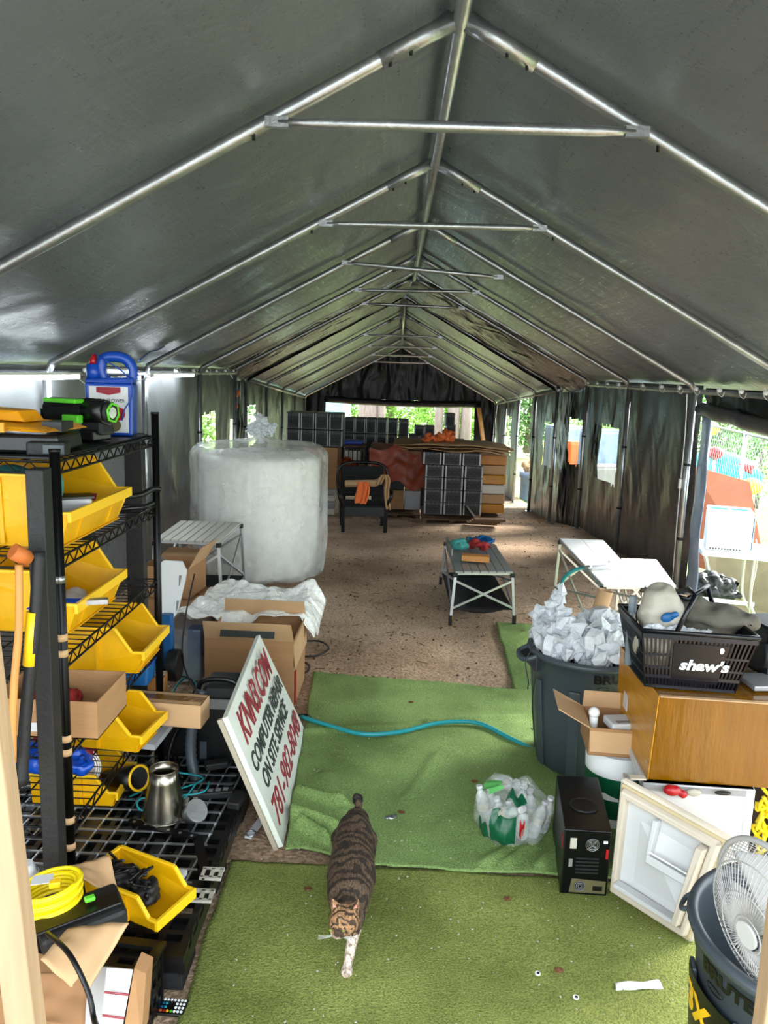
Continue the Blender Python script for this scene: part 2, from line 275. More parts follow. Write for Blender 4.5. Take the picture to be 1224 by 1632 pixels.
def text(name, string, size, org, xd, yd, mt, parent, ext=.0012, shear=0, sx=1, wrap=None, bold=.0, off=None, align='LEFT'):
    cu = bpy.data.curves.new(name, 'FONT'); cu.body = string; cu.size = size; cu.extrude = ext; cu.shear = shear; cu.offset = bold; cu.align_x = align; cu.resolution_u = 3
    t = bpy.data.objects.new(name, cu); COL.objects.link(t); bpy.context.view_layer.update()
    me = bpy.data.meshes.new_from_object(t.evaluated_get(bpy.context.evaluated_depsgraph_get())); bpy.data.objects.remove(t); bpy.data.curves.remove(cu)
    xd = V(xd).normalized(); yd = V(yd).normalized(); zd = xd.cross(yd); o_ = V(org); of = OFF.get(parent.name, V((0, 0, 0))) if parent else V((0, 0, 0))
    for v in me.vertices:
        c = v.co
        v.co = (wrap(c.x*sx, c.y, c.z) if wrap else o_+xd*c.x*sx+yd*c.y+zd*c.z)-of
    me.materials.clear(); me.materials.append(M[mt]); o = bpy.data.objects.new(name, me); COL.objects.link(o)
    if parent: o.parent = parent; OFF[o.name] = of
    return o
def nz(x, y, z=0): return noise.noise(V((x, y, z)))
def voxel(parts, vox, name, mt, parent=None, smooth_it=4, disp=0, dsc=8, flat=False):   # blend rounded masses into one skin
    mb = MB()
    for p in parts:
        if len(p) == 3: mb.ball(p[0], 1, 10, p[1], Matrix.Rotation(p[2], 3, 'Z'))
        else:
            a, b, r1, r2 = p; a = V(a); b = V(b); mb.tube([a, a.lerp(b, .5), b], [r1, (r1+r2)/2, r2], 14); mb.ball(a, r1*.999, 8); mb.ball(b, r2*.999, 8)
    o = mb.build(name, mt, parent)
    k = o.modifiers.new('r', 'REMESH'); k.mode = 'VOXEL'; k.voxel_size = vox; k.use_smooth_shade = True
    k = o.modifiers.new('s', 'SMOOTH'); k.iterations = smooth_it; k.factor = .5
    bpy.context.view_layer.update(); dg = bpy.context.evaluated_depsgraph_get(); me = bpy.data.meshes.new_from_object(o.evaluated_get(dg))
    o.modifiers.clear(); o.data = me
    if disp:
        for v in me.vertices: v.co += v.normal*disp*((abs(noise.noise(v.co*dsc))*1.6+abs(noise.noise(v.co*dsc*2.3))*.7-.55) if dsc < 14 else noise.noise(v.co*dsc))
    for p in me.polygons: p.use_smooth = not flat
    return o
# ------------------------------------------------------------------ the tents: setting
W = 2.45; RISE = 1.313; EZ = 1.872
def nx(y): return .156-.00745*(y-3.09)
def near(s_, y, t):   # side -1/1, y, t: 0 ridge .. 1 eave
    return V((nx(y)+s_*W*t, y, EZ+RISE*(1-t)))
def fez(y): return 1.75-.0667*(y-12.53)
def far(s_, y, t): return V((-.03-.004*(y-12.4)+s_*W*t, y, fez(y)+RISE*(1-t)))
FRY = [1.115, 3.09, 5.066, 7.042, 9.018, 10.99]; FFY = [12.4, 14.35, 16.3, 18.25, 20.2]
def roofmesh(fn, ys, y0, y1, name, sag=.05):
    mb = MB()
    for s_ in (-1, 1):
        def f(u, v):
            y = y0+(y1-y0)*v; p = fn(s_, y, u*1.055)
            d = min([abs(y-q) for q in ys]); k = min(1, d/.9)
            p.z += .035-sag*.6*math.sin(k*math.pi/2)*math.sin(u*math.pi) + .010*nz(u*5, y*1.6, s_)+.006*nz(u*14, y*4, s_)
            return p
        mb.grid(f, 40, int((y1-y0)*12))
    return struct(mb.build(name, 'roof'))
roofmesh(near, FRY, .35, 11.1, 'ceiling'); roofmesh(far, FFY, 12.35, 20.7, 'ceiling')
def wall(name, xf, y0, y1, zt, zb, holes, mt, amp=.03, res=.035, gathers=()):
    nu = int(abs(y1-y0)/res); nv = int(2.3/res)
    def inhole(y, z):
        for (a, b, c, d) in holes:
            e = .02*nz(y*9, z*9)
            if a+e < y < b+e and c+.5*e < z < d+.03*nz(y*14, 3): return True
        return False
    def f(u, v):
        y = y0+(y1-y0)*u; a, b = zb(y), zt(y); z = a+(b-a)*v
        k = amp*(nz(y*1.3, z*.7, 2)+.5*nz(y*3.2+z*1.4, z*1.6, 5)+.3*abs(nz(y*7-z*3.0, z*2.2, 8))+.2*abs(nz(y*8+z*4.0, z*2.6, 3)))*(.35+.65*math.sin(v*math.pi*.9+.15))
        return V((xf(y)+k+.03*(1-v), y, z))
    def keep(u, v):
        y = y0+(y1-y0)*u; a, b = zb(y), zt(y); return not inhole(y, a+(b-a)*v)
    return struct(MB().grid(f, nu, nv, True, keep).build(name, mt))
wl = lambda y: nx(y)-W-.03
wr = lambda y: nx(y)+W+.03
gl = lambda y: g(0, y)-.02
LH = [(9.25, 10.05, .72, 1.33)]; RH = [(9.55, 10.75, .62, 1.32)]
wall('wall_left', wl, .6, 11.0, lambda y: EZ+.0, gl, LH, 'wallL')
wall('wall_right', wr, 7.04, 11.0, lambda y: EZ+.0, gl, RH, 'wall')
LFH = [(12.65, 13.5, .62, 1.28)]; RFH = [(12.75, 13.65, .42, 1.16), (17.6, 19.0, .15, 1.0)]
fl = lambda y: -.03-W-.03+0*y
fr = lambda y: -.05+W+.03+0*y
zt2 = lambda y: fez(y)+.01
wall('wall_left', fl, 12.3, 20.7, zt2, gl, LFH, 'wall', .06); wall('wall_right', fr, 12.3, 15.0, zt2, gl, RFH[:1], 'wall', .07)
wall('wall_right', fr, 16.75, 20.7, zt2, gl, RFH[1:], 'wall', .06)
wall('wall_joint', lambda y: nx(y)-W-.06-.07*(y-10.6), 10.6, 12.9, lambda y: EZ-.0-.09*max(0, y-11), gl, [(11.2, 11.85, .7, 1.15)], 'flap', .05)
wall('wall_joint', lambda y: nx(y)+W+.09-.06*max(0, y-11), 10.6, 12.9, lambda y: EZ-.0-.09*max(0, y-11), gl, [(11.4, 12.2, .62, 1.3)], 'flap', .05)
i = 0
for (xf, hs) in ((wl, LH), (wr, RH), (fl, LFH), (fr, RFH), (lambda y: nx(y)-W-.06-.07*(y-10.6), [(11.2, 11.85, .7, 1.15)]), (lambda y: nx(y)+W+.09-.06*max(0, y-11), [(11.4, 12.2, .62, 1.3)])):
    for (a, b, c, d) in hs:
        i += 1; sgn = 1 if xf(a) > 0 else -1
        o = MB().grid(lambda u, v: V((xf(a)+sgn*(.05+.012*math.sin(u*14+3*nz(u*3, v))), a-.05+(b-a+.1)*u, c-.06+(d-c+.12)*v)), 30, 12).build('window_%d' % i, 'vinyl'); struct(o)
# joint cover between the two tents
mb = MB()
for s_ in (-1, 1):
    mb.grid(lambda u, v: near(s_, 10.98, u*1.03).lerp(far(s_, 12.55, u*1.03), v)+V((0, 0, .03-.06*v-.05*math.sin(v*math.pi)+.015*nz(u*9, v*3, s_))), 40, 8)
struct(mb.build('ceiling_joint', 'flap'))
mb = MB()   # black lining hanging just inside the seam
for s_ in (-1, 1):
    mb.grid(lambda u, v: far(s_, 12.42, u)+V((-s_*.02*v, -.05*v-.03*math.sin(u*30)*v, -(.05+.05*u)*v)), 40, 3)
struct(mb.build('trim_1', 'flap'))
# far gable with rolled curtain
def gable(u, v):
    x = -W+2*W*u; top = fez(20.6)+RISE*(1-abs(x)/W); bot = fez(20.6)-.02
    if abs(x) > 1.93: bot = g(0, 20.6)
    z = bot+(top-bot)*v; return V((x-.06, 20.6+.04*nz(x*3, z*2)+.03*nz(x*9, z*1.5), z))
struct(MB().grid(gable, 120, 60).build('wall_back', 'flap'))
ct = thing('rolled_curtain', 'black tarp curtain rolled up across the top of the far opening', 'curtain', (0, 20.5, fez(20.5)))
MB().tube([V((-2.0+4.0*k/24, 20.52, fez(20.5)-.06-.05*math.sin(k/24*math.pi)+.015*nz(k*.6, 2))) for k in range(25)], .085, 10).build('roll', 'flap', ct)
# steel frames
def bent(fn, y, yz=0):
    P = []
    for s_ in (-1, 1):
        pass
    return P
def frame(fn, ys, label, gz, xoff, fullposts, ties, tilt=()):
    r = .027; root = thing('canopy_frame', label, 'tent frame', fn(1, ys[0], 0)*1)
    zoff = V((0, 0, -r))
    MB().tube([fn(1, ys[0]-.05, 0)+V((0, 0, -.055)), fn(1, ys[-1]+.05, 0)+V((0, 0, -.055))], r, 12).build('ridge_pole', 'steel', root)
    for s_ in (-1, 1):
        MB().tube([fn(s_, ys[0]-.05, 1)+V((-s_*.035, 0, -.055)), fn(s_, ys[-1]+.05, 1)+V((-s_*.035, 0, -.055))], r*.85, 12).build('eave_rail', 'steel', root)
    for y in ys:
        for s_ in (-1, 1):
            rf = MB().tube([fn(s_, y, .0)+V((s_*.03, 0, -.035)), fn(s_, y, .05)+V((0, 0, -.03)), fn(s_, y, .12)+V((0, 0, -.03)), fn(s_, y, .97)+V((0, 0, -.03)), fn(s_, y, 1)+V((-s_*.03, 0, -.07))], r, 12).build('rafter', 'steel', root)
            MB().tube([fn(s_, y, .004)+V((0, 0, -.036)), fn(s_, y, .05)+V((0, 0, -.032)), fn(s_, y, .115)+V((0, 0, -.032))], r*1.18, 12).build('corner_sleeve', 'steel', rf)
            for t in (.07, .1, .3)*(y < 6): MB().cyl(fn(s_, y, t)+V((0, -.012, -.075)), fn(s_, y, t)+V((0, -.012, -.02)), .006, n=8).build('bolt', 'blackm', rf)
            if y in fullposts[0 if s_ < 0 else 1]:
                xb = fn(s_, y, 1)+V((-s_*.035, 0, -.06)); zb = g(xb.x*.9, y)
                po = MB().tube([xb, V((xb.x+s_*xoff, y, zb))], r, 12).build('post', 'steel', root)
                for t in (.35, .72): q = xb.lerp(V((xb.x+s_*xoff, y, zb)), t); MB().tube([q-V((0, 0, .012)), q+V((0, 0, .012))], r*1.12, 12).build('tie_band', 'black', po)
                MB().box((xb.x+s_*xoff, y, zb+.004), (.12, .12, .008)).build('foot_plate', 'steel', po)
        if y in ties:
            sk = ties[y]; k = .66/W; a = fn(-1, y-.03, k)+V((0, -.02, -.06+sk[0])); b = fn(1, y-.03, k)+V((0, -.02, -.06+sk[1])); d = (b-a).normalized()
            t = MB().tube([a+d*.02, a+d*.1, a+d*.16, b-d*.16, b-d*.1, b-d*.02], [.012, .015, .020, .020, .015, .012], 10).build('tie_bar', 'steel', root)
            for e, q in ((a, d), (b, -d)):
                MB().box(e+q*.015, (.085, .022, .036)).build('bracket', 'steel', t)
    return root
frame(near, FRY, 'galvanised pipe frame of the nearer canopy tent over the turf', 0, .0, ([5.066, 7.042, 9.018, 10.99], [7.042, 9.018, 10.99]), {3.09: (0, 0), 5.066: (0, .01), 7.042: (.03, -.05), 9.018: (0, .02), 10.99: (.02, 0)})
frame(far, FFY, 'galvanised pipe frame of the farther canopy tent past the joint', 0, .0, (FFY, FFY), {14.35: (0, 0), 16.3: (0, 0), 18.25: (0, 0), 20.2: (0, 0)})
# ball bungees along the eaves
def bungee():
    r = thing('ball_bungee', 'white ball bungee', 'bungee', local=True)
    MB().ball((0, 0, 0), .019, 8).build('ball', 'white2', r)
    MB().tube(smooth([(0, 0, 0), (.02, .02, .03), (.035, .03, .015), (.03, .05, -.03), (.01, .08, -.05), (0, .09, -.01)]), .0022, 5).build('loop', 'white2', r)
    return r
b0 = bungee(); first = True
for s_, nm, ys in ((-1, 'left', (5.6, 6.2, 7.9, 8.6, 9.2, 9.7, 10.2, 10.7)), (1, 'right', (5.6, 6.0, 6.4, 6.9, 7.3, 7.8, 8.4, 9.3, 9.8, 10.3, 10.8))):
    for y in ys:
        p = near(s_, y, 1)+V((-s_*.075, 0, -.03)); lb = 'white ball bungee looped over the %s eave rail of the nearer tent' % nm; gr = 'ball bungees on the %s eave rail' % nm
        if first: b0.location = p; b0['label'] = lb; b0['group'] = gr; b0.rotation_euler = (0, 0, math.pi if s_ > 0 else 0); first = False
        else: dup(b0, p, math.pi if s_ > 0 else 0, lb, gr)
# floor and lawn
struct(MB().grid(lambda u, v: (lambda x, y: V((x, y, g(min(x, 2.6), y)+.012*nz(x*1.5, y*1.5)+.008*nz(x*5, y*5)-.012)))(-2.75+5.45*u, -.5+21.6*v), 90, 300).build('floor', 'dirt'))
ln = MB().grid(lambda u, v: (lambda x, y: V((x, y, g(x, y)-.06-.03*(abs(x) < 2.7)+.03*nz(x, y))))(-30+62*u, -12+80*v), 160, 160).build('grass_ground', 'lawn'); struct(ln)
# turf sheets
def turf(label, TL, TR, BL, BR, mt, amp, zo, nu=110, nv=110, fold=None):
    def f(u, v):
        a = V((*TL, 0)).lerp(V((*TR, 0)), u); b = V((*BL, 0)).lerp(V((*BR, 0)), u); p = b.lerp(a, v)
        e = .02*nz(u*6, 9)*(1 if v > .5 else -1)*(abs(v-.5)*2)**6+.01*nz(u*25, 4)*(abs(v-.5)*2)**8; p.y += e; p.x += .015*nz(v*7, 3)*(abs(u-.5)*2)**6
        if fold and v < .3: p.y += .07*math.exp(-((p.x+.33)/.13)**2)*(1-v/.3)
        z = g(p.x, p.y)+.006+zo+amp*max(0, nz(p.x*2.2, p.y*2.2, 4))+.3*amp*nz(p.x*8, p.y*8)
        if fold: z += fold(p.x, p.y)
        p.z = max(z, g(p.x, p.y)+.003+zo); return p
    k = MB().grid(f, nu, nv).build('artificial_turf', mt, solid=.008); return tag(k, label, 'turf')
def rid(x, y, ax0, ay0, bx, by, h, w_):
    a = V((ax0, ay0)); b = V((bx, by)); p = V((x, y)); t = max(0, min(1, (p-a).dot(b-a)/(b-a).length_squared)); d = (p-a.lerp(b, t)).length
    return h*math.exp(-(d/w_)**2)*min(1, 4*(1-t)+.1)
def foldb(x, y):
    z = 0
    for a in ((-.40, 3.30, -.15, 3.18, .035, .022), (-.42, 3.12, -.16, 2.98, .05, .03), (-.36, 3.03, -.22, 2.90, .05, .02), (-.30, 3.45, -.15, 3.05, .02, .03), (-.45, 3.9, .2, 4.05, .012, .03),
              (.60, 2.97, .45, 2.80, .02, .02), (.70, 2.96, .58, 2.79, .022, .02), (.52, 2.95, .36, 2.80, .018, .022), (.2, 4.08, .75, 4.2, .016, .022), (.1, 3.3, .25, 3.75, .014, .03), (.62, 3.3, .75, 3.9, .02, .06)):
        z += rid(x, y, *a)
    return z
turf('artificial turf sheet nearest the doorway where the cat walks', (-.60, 2.785), (1.3, 2.76), (-.585, .9), (1.35, .9), 'turf', .006, 0)
turf('rumpled artificial turf sheet in the middle under the bottle bag', (-.5, 4.74), (1.5, 4.50), (-.40, 2.80), (1.35, 2.752), 'turfb', .012, .008, 160, 170, foldb)
turf('narrow bright turf strip running up beside the far trash can', (.788, 5.95), (1.7, 5.85), (.74, 4.3), (1.7, 4.3), 'turfb', .004, 0, 50, 60)
# wooden door studs close to the viewer
def stud(label, pts, th):
    a, b, c, d = pts; e = V((0, th, 0)); k = MB().hexa([a, b, b+e, a+e], [d, c, c+e, d+e]).build('door_stud', 'wood', bevel=.003); tag(k, label, 'stud')
stud('pale pine stud at the left edge of the doorway', (at(115, 2500, 1.1), at(162, 2500, 1.1), at(-110, 300, 1.0), at(-160, 300, 1.0)), .038)
stud('pale pine stud at the right edge of the doorway', (at(1107, 2500, 1.1), at(1165, 2500, 1.1), at(1450, 300, 1.0), at(1390, 300, 1.0)), .038)
struct(MB().box((0, -4.6, -.03), (14, 8, .04)).build('floor', 'conc2'))  # concrete pad added out of view behind the camera, cuts green lawn bounce
#SPLIT
# ------------------------------------------------------------------ LEFT: pallet, rack, bins
# black plastic pallet under the rack
def pallet(label, x0, x1, y0, y1, h, z0=0.0):
    t = thing('plastic_pallet', label, 'pallet', ((x0+x1)/2, (y0+y1)/2, z0))
    d = MB(); bx, by = .03, .03; nxx, nyy = int((x1-x0)/.075), int((y1-y0)/.075)
    for i in range(nxx+1): x = x0+bx/2+(x1-x0-bx)*i/nxx; d.box((x, (y0+y1)/2, z0+h-.012), (.022 if i % 4 else .06, y1-y0, .024))
    for j in range(nyy+1): y = y0+by/2+(y1-y0-by)*j/nyy; d.box(((x0+x1)/2, y, z0+h-.0125), (x1-x0, .022 if j % 4 else .06, .023))
    d.build('deck', 'black', t)
    for i in range(3):
        for j in range(3):
            MB().box((x0+.09+(x1-x0-.18)*i/2, y0+.09+(y1-y0-.18)*j/2, z0+(h-.024)/2), (.16, .16, h-.026), taper=.92).build('foot', 'black2', t, bevel=.004)
    for y in (y0+.015, y1-.015): MB().box(((x0+x1)/2, y, z0+h-.05), (x1-x0, .02, .05)).build('side_skirt', 'black', t)
    MB().box((x1-.01, (y0+y1)/2, z0+h-.05), (.02, y1-y0, .05)).build('side_skirt', 'black', t)
    return t
pallet('black plastic pallet with square holes, nearest the doorway under the wire panel', -1.75, -.60, 2.12, 3.22, .14)
# gridwall panel lying on the pallet
t = thing('wire_grid_panel', 'black wire grid panel lying flat on the black pallet', 'wire panel', (-1.0, 2.75, .145))
mb = MB()
for i in range(13): mb.beam((-1.55+.072*i, 2.42, .150), (-1.50+.072*i, 3.3, .153), .006, .006)
for i in range(13): mb.beam((-1.56, 2.42+.073*i, .156), (-.66, 2.43+.073*i, .157), .006, .006)
mb.build('wires', 'steel', t)
# rack
RX0, RX1, RY0, RY1 = -1.45, -1.0, 2.26, 3.2; LV = [1.61, 1.325, 1.01, .72, .45]
rk = thing('wire_shelf_rack', 'black wire shelving rack loaded with yellow bins', 'shelf rack', (-1.22, 2.73, .14))
for x in (RX0, RX1):
    for y in (RY0, RY1):
        h = 1.70 if y == RY1 else 1.64
        p = MB().cyl((x, y, .145), (x, y, h), .0155).build('post', 'blackm', rk)
        MB().cyl((x, y, h), (x, y, h+.008), .017).build('post_cap', 'black', p)
        if x == RX1 and y == RY0:
            for z in (1.02, 1.07, .70, .745, .47, .38, 1.25): MB().tube([(x, y, z), (x, y, z+.022)], .0168, 12).build('collar', 'cardd' if z < 1.2 else 'steel', p)
for n_, z in enumerate(LV):
    s_ = MB(); C4 = [(RX0, RY0), (RX1, RY0), (RX1, RY1), (RX0, RY1)]
    for k in range(4):
        a, b = V((*C4[k], 0)), V((*C4[(k+1) % 4], 0)); n = int((b-a).length/.035)
        s_.cyl(a+V((0, 0, z)), b+V((0, 0, z)), .004, n=6); s_.cyl(a+V((0, 0, z-.035)), b+V((0, 0, z-.035)), .004, n=6)
        s_.tube([a.lerp(b, i/n)+V((0, 0, z-(.035 if i % 2 else 0))) for i in range(n+1)], .0025, 5)
    for i in range(1, 22): y = RY0+(RY1-RY0)*i/22; s_.cyl((RX0, y, z+.003), (RX1, y, z+.003), .0022, n=5)
    for i in (1, 2, 3): x = RX0+(RX1-RX0)*i/4; s_.cyl((x, RY0, z-.003), (x, RY1, z-.003), .003, n=5)
    s_.build('wire_shelf', 'blackm', rk)
MB().box((-1.225, 2.73, 1.6165), (.41, .88, .006)).build('shelf_liner', 'black', rk)
# square uprights
for lab, x, y, wd, z0, z1 in (('black square wooden upright standing in front of the rack beside the yellow bins', at(66, 1100, 2.10).x, 2.14, .048, .142, at(65, 750, 2.10).z), ('black square wooden upright behind the rack at its far right corner', -1.16, 3.42, .075, .0, 1.60), ('black square wooden upright behind the rack between the wall and the bins', -1.42, 3.5, .07, .0, 1.5)):
    tag(MB().box((x, y, (z0+z1)/2), (wd, .07, z1-z0), .1).build('wooden_upright', 'black2', bevel=.003), lab, 'post')
# yellow bins
def bin_(label, L, Wd, H, loc, rz, group='yellow parts bins on the left rack', rim='yedge'):
    t = thing('parts_bin', label, 'bin', loc, rz, group, local=True); k = .004; w2 = Wd/2; lf = H*.5
    prof = [(-L/2, 0), (L*.42, 0), (L*.5, lf*.9), (L*.5, lf), (L*.40, lf), (L*.25, H), (-L/2, H)]
    b = MB()
    for s_ in (-1, 1): b.poly([V((x, s_*(w2-.004-(.02 if z == 0 else 0)), z)) for x, z in prof], (0, -s_*k, 0))
    b.box((0-.02*L, 0, k/2+.001), (L*.92, Wd-.05, k)); b.hexa([(-L/2, -w2+.02, .001), (-L/2+k, -w2+.02, .001), (-L/2+k, w2-.02, .001), (-L/2, w2-.02, .001)], [(-L/2, -w2+.004, H), (-L/2+k, -w2+.004, H), (-L/2+k, w2-.004, H), (-L/2, w2-.004, H)])
    b.hexa([(L*.42-k, -w2+.02, .001), (L*.42, -w2+.02, .001), (L*.42, w2-.02, .001), (L*.42-k, w2-.02, .001)], [(L*.5-k, -w2+.004, lf), (L*.5, -w2+.004, lf), (L*.5, w2-.004, lf), (L*.5-k, w2-.004, lf)])
    for s_ in (-1, 1):
        for q in (-.22, .08): b.beam((L*q, s_*(w2-.012), .01), (L*q, s_*(w2-.002), H-.01), .012, .008)
    for q in (-.25, .25): b.beam((L*.43, Wd*q, .01), (L*.5, Wd*q, lf-.004), .02, .006, (1, 0, 0))
    b.build('bin_body', 'yellow', t)
    r = MB()
    for s_ in (-1, 1):
        P = [V((L*.5, s_*w2, lf)), V((L*.40, s_*w2, lf)), V((L*.25, s_*w2, H)), V((-L/2, s_*w2, H))]
        for a, c in zip(P, P[1:]): r.beam(a, c, .012, .01)
    r.beam((-L/2, -w2, H), (-L/2, w2, H), .012, .01); r.beam((L*.505, -w2-.006, lf-.012), (L*.505, w2+.006, lf-.012), .012, .034)
    r.build('rim', rim, t, bevel=.002); return t
bin_('big yellow parts bin on the second shelf holding a teal rag', .50, .54, .225, (-1.25, 2.61, LV[1]+.007), 0)
bin_('big yellow parts bin on the third shelf holding small tools', .46, .46, .21, (-1.265, 2.68, LV[2]+.007), 0)
bin_('yellow parts bin with black cloth behind the cardboard tray', .42, .32, .185, (-1.16, 3.0, LV[3]+.007), .0)
bin_('long yellow parts bin on the lowest shelf above the flashlight', .42, .22, .155, (-1.12, 2.86, LV[4]+.008), -.12)
bin_('yellow parts bin on the wire panel under the red reel', .34, .24, .14, (-1.24, 2.96, .165), .03)
bin_('yellow parts bin full of black cable ties on the near corner of the pallet', .30, .17, .115, (-.78, 2.24, .20), -.42)
# contents
o = voxel([(V((-1.25, 2.52, 1.50)), (.10, .08, .06), 0), (V((-1.15, 2.46, 1.50)), (.08, .06, .07), .5), (V((-1.36, 2.55, 1.49)), (.08, .07, .05), 0)], .01, 'rag', 'glove', disp=.02, dsc=14); tag(o, 'teal rag heaped in the top yellow bin', 'rag')
t = thing('power_adapter', 'grey flat device leaning in the top yellow bin', 'adapter', (-1.06, 2.5, 1.42)); MB().box((-1.09, 2.52, 1.44), (.16, .11, .05), .5).build('case', 'pcgrey', t, bevel=.006); MB().box((-1.06, 2.52, 1.468), (.12, .09, .006), .5).build('top_cover', 'black', t)
t = thing('pliers', 'blue handled pliers lying in the third shelf bin', 'pliers', (-1.1, 2.55, 1.05)); MB().tube(smooth([(-1.2, 2.5, 1.10), (-1.12, 2.5, 1.115), (-1.03, 2.53, 1.11)]), .011).build('handle', 'blue', t); MB().tube(smooth([(-1.2, 2.47, 1.10), (-1.12, 2.46, 1.115), (-1.03, 2.53, 1.11)]), .011).build('handle', 'blue', t); MB().box((-1.0, 2.54, 1.11), (.07, .03, .016), .3).build('jaws', 'steel', t)
tag(voxel([(V((-1.25, 2.62, 1.055)), (.10, .10, .03), 0), (V((-1.17, 2.72, 1.055)), (.06, .08, .03), .6)], .01, 'rag', 'white', disp=.03, dsc=20), 'pale crumpled cloth under the blue pliers', 'rag')
tag(voxel([(V((-1.22, 3.0, .79)), (.09, .10, .05), 0), (V((-1.13, 2.98, .785)), (.06, .08, .045), .6)], .01, 'cloth_bundle', 'black2', disp=.03, dsc=20), 'black cloth bundle in the bin behind the cardboard tray', 'cloth')
MBc = MB()
t = thing('crowbar', 'black crowbar resting across the second shelf end', 'crowbar', (-.98, 3.0, 1.35))
MB().tube(smooth([(-1.15, 2.86, 1.41), (-1.06, 2.94, 1.40), (-1.0, 3.0, 1.40), (-.96, 3.04, 1.42), (-.94, 3.06, 1.415)]), .011, 8).build('bar', 'black', t); MB().box((-1.10, 2.90, 1.41), (.10, .035, .025), .7).build('grip', 'red', t)
t = thing('pry_bar', 'short black pry bar under the crowbar on the second shelf', 'pry bar', (-.98, 3.0, 1.34)); MB().tube([(-1.1, 2.95, 1.345), (-1.0, 3.04, 1.345), (-.97, 3.07, 1.36)], .009, 8).build('bar', 'black', t)
# top shelf
t = thing('battery_charger', 'orange and black twin battery charger at the front of the top shelf', 'charger', (-1.24, 2.45, 1.62))
MB().box((-1.25, 2.46, 1.65), (.42, .25, .056), .12, taper=.97).build('lower_case', 'black', t, bevel=.01)
MB().hexa([(-1.47, 2.36, 1.688), (-1.05, 2.32, 1.688), (-1.02, 2.58, 1.688), (-1.46, 2.58, 1.688)], [(-1.46, 2.38, 1.72), (-1.10, 2.35, 1.70), (-1.06, 2.56, 1.705), (-1.46, 2.56, 1.74)]).build('upper_case', 'orange', t, bevel=.009)
MB().hexa([(-1.46, 2.42, 1.722), (-1.16, 2.42, 1.71), (-1.14, 2.52, 1.71), (-1.46, 2.54, 1.735)], [(-1.45, 2.44, 1.745), (-1.19, 2.43, 1.745), (-1.16, 2.51, 1.745), (-1.45, 2.53, 1.757)]).build('top_ridge', 'orange', t, bevel=.006)
for i in range(9): MB().box((-1.42+.03*i, 2.352-.004*i, 1.70), (.014, .01, .028)).build('cooling_fin', 'orange', t)
MB().box((-1.07, 2.45, 1.70), (.06, .09, .03)).build('battery_slot', 'black', t)
t = thing('battery_pack', 'flat black battery in front of the orange charger', 'battery', (-1.06, 2.36, 1.62)); MB().box((-1.06, 2.355, 1.6405), (.11, .07, .04), .15).build('shell', 'black2', t, bevel=.005); MB().box((-1.03, 2.322, 1.64), (.06, .004, .025), .15).build('rating_label', 'grey', t)
t = thing('cordless_inflator', 'black and lime green cordless tool standing on the top shelf', 'power tool', (-1.2, 2.85, 1.62))
MB().tube([(-1.29, 2.88, 1.725), (-1.28, 2.88, 1.725), (-1.08, 2.81, 1.725), (-1.03, 2.80, 1.725)], [.036, .045, .045, .038], 16).build('barrel', 'black2', t)
MB().tube([(-1.12, 2.82, 1.725), (-1.04, 2.795, 1.725)], [.05, .048], 6).build('nose_guard', 'black', t)
MB().ring((-1.02, 2.79, 1.725), .034, .005, (1, -.3, 0), 6).build('nose_ring', 'limeg', t); MB().disc((-1.022, 2.79, 1.725), .02, (1, -.3, 0)).build('lens', 'steel', t)
MB().box((-1.2, 2.80, 1.762), (.14, .05, .016), -.3).build('top_accent', 'limeg', t, bevel=.005); MB().box((-1.16, 2.775, 1.70), (.07, .03, .03), -.3).build('side_accent', 'limeg', t, bevel=.005)
MB().box((-1.09, 2.82, 1.675), (.10, .08, .06), -.3, taper=.8).build('handle', 'black2', t, bevel=.01); MB().box((-1.13, 2.82, 1.643), (.14, .10, .04), -.3).build('battery', 'black', t, bevel=.008)
# blue jug
jx, jy = -1.13, 3.08
t = thing('weed_killer_jug', 'blue plastic jug with white rose and flower label on the top shelf', 'jug', (jx, jy, 1.62))
j = MB(); A = Matrix.Rotation(.12, 3, 'Z'); zz = 1.622
def jp(x, z, y=0): return V((jx, jy, zz))+A@V((x, y, z))
j.poly([jp(-.085, 0, -.045), jp(.085, 0, -.045), jp(.09, .2, -.045), jp(-.09, .2, -.045)], A@V((0, .09, 0)))
j.poly([jp(-.09, .2, -.045), jp(.09, .2, -.045), jp(.09, .225, -.04), jp(-.09, .215, -.04)], A@V((0, .08, 0)))
j.build('bottle_body', 'blue', t, bevel=.012)
MB().tube(smooth([jp(-.02, .21), jp(-.035, .25), jp(-.03, .285), (jp(.0, .30)), jp(.05, .295), jp(.078, .265), jp(.08, .215)]), [.021]*37, 10).build('handle', 'blue', t)
nk = MB().tube([jp(-.065, .21), jp(-.065, .27)], [.028, .026], 14).build('neck', 'blue', t); MB().tube([jp(-.065, .27), jp(-.065, .285), jp(-.06, .31)], [.016, .014, .004], 10).build('red_tip', 'redp', t)
MB().box(jp(.03, .245), (.10, .035, .035), .12).build('sprayer', 'steel', t, bevel=.01)
lb = MB().box(jp(.0, .10, -.0475), (.145, .003, .175), .12).build('front_label', 'white', t)
MB().poly([jp(-.045, .185, -.0495), jp(-.045, .165, -.0495), jp(0, .155, -.0495), jp(.045, .165, -.0495), jp(.045, .185, -.0495)], A@V((0, -.001, 0))).build('label_badge', 'red', lb)
text('lettering', 'ROSE & FLOWER', .019, jp(-.068, .128, -.0495), A@V((1, 0, 0)), (0, 0, 1), 'dark', lb, sx=.9)
text('lettering', 'CARE', .019, jp(-.02, .108, -.0495), A@V((1, 0, 0)), (0, 0, 1), 'dark', lb)
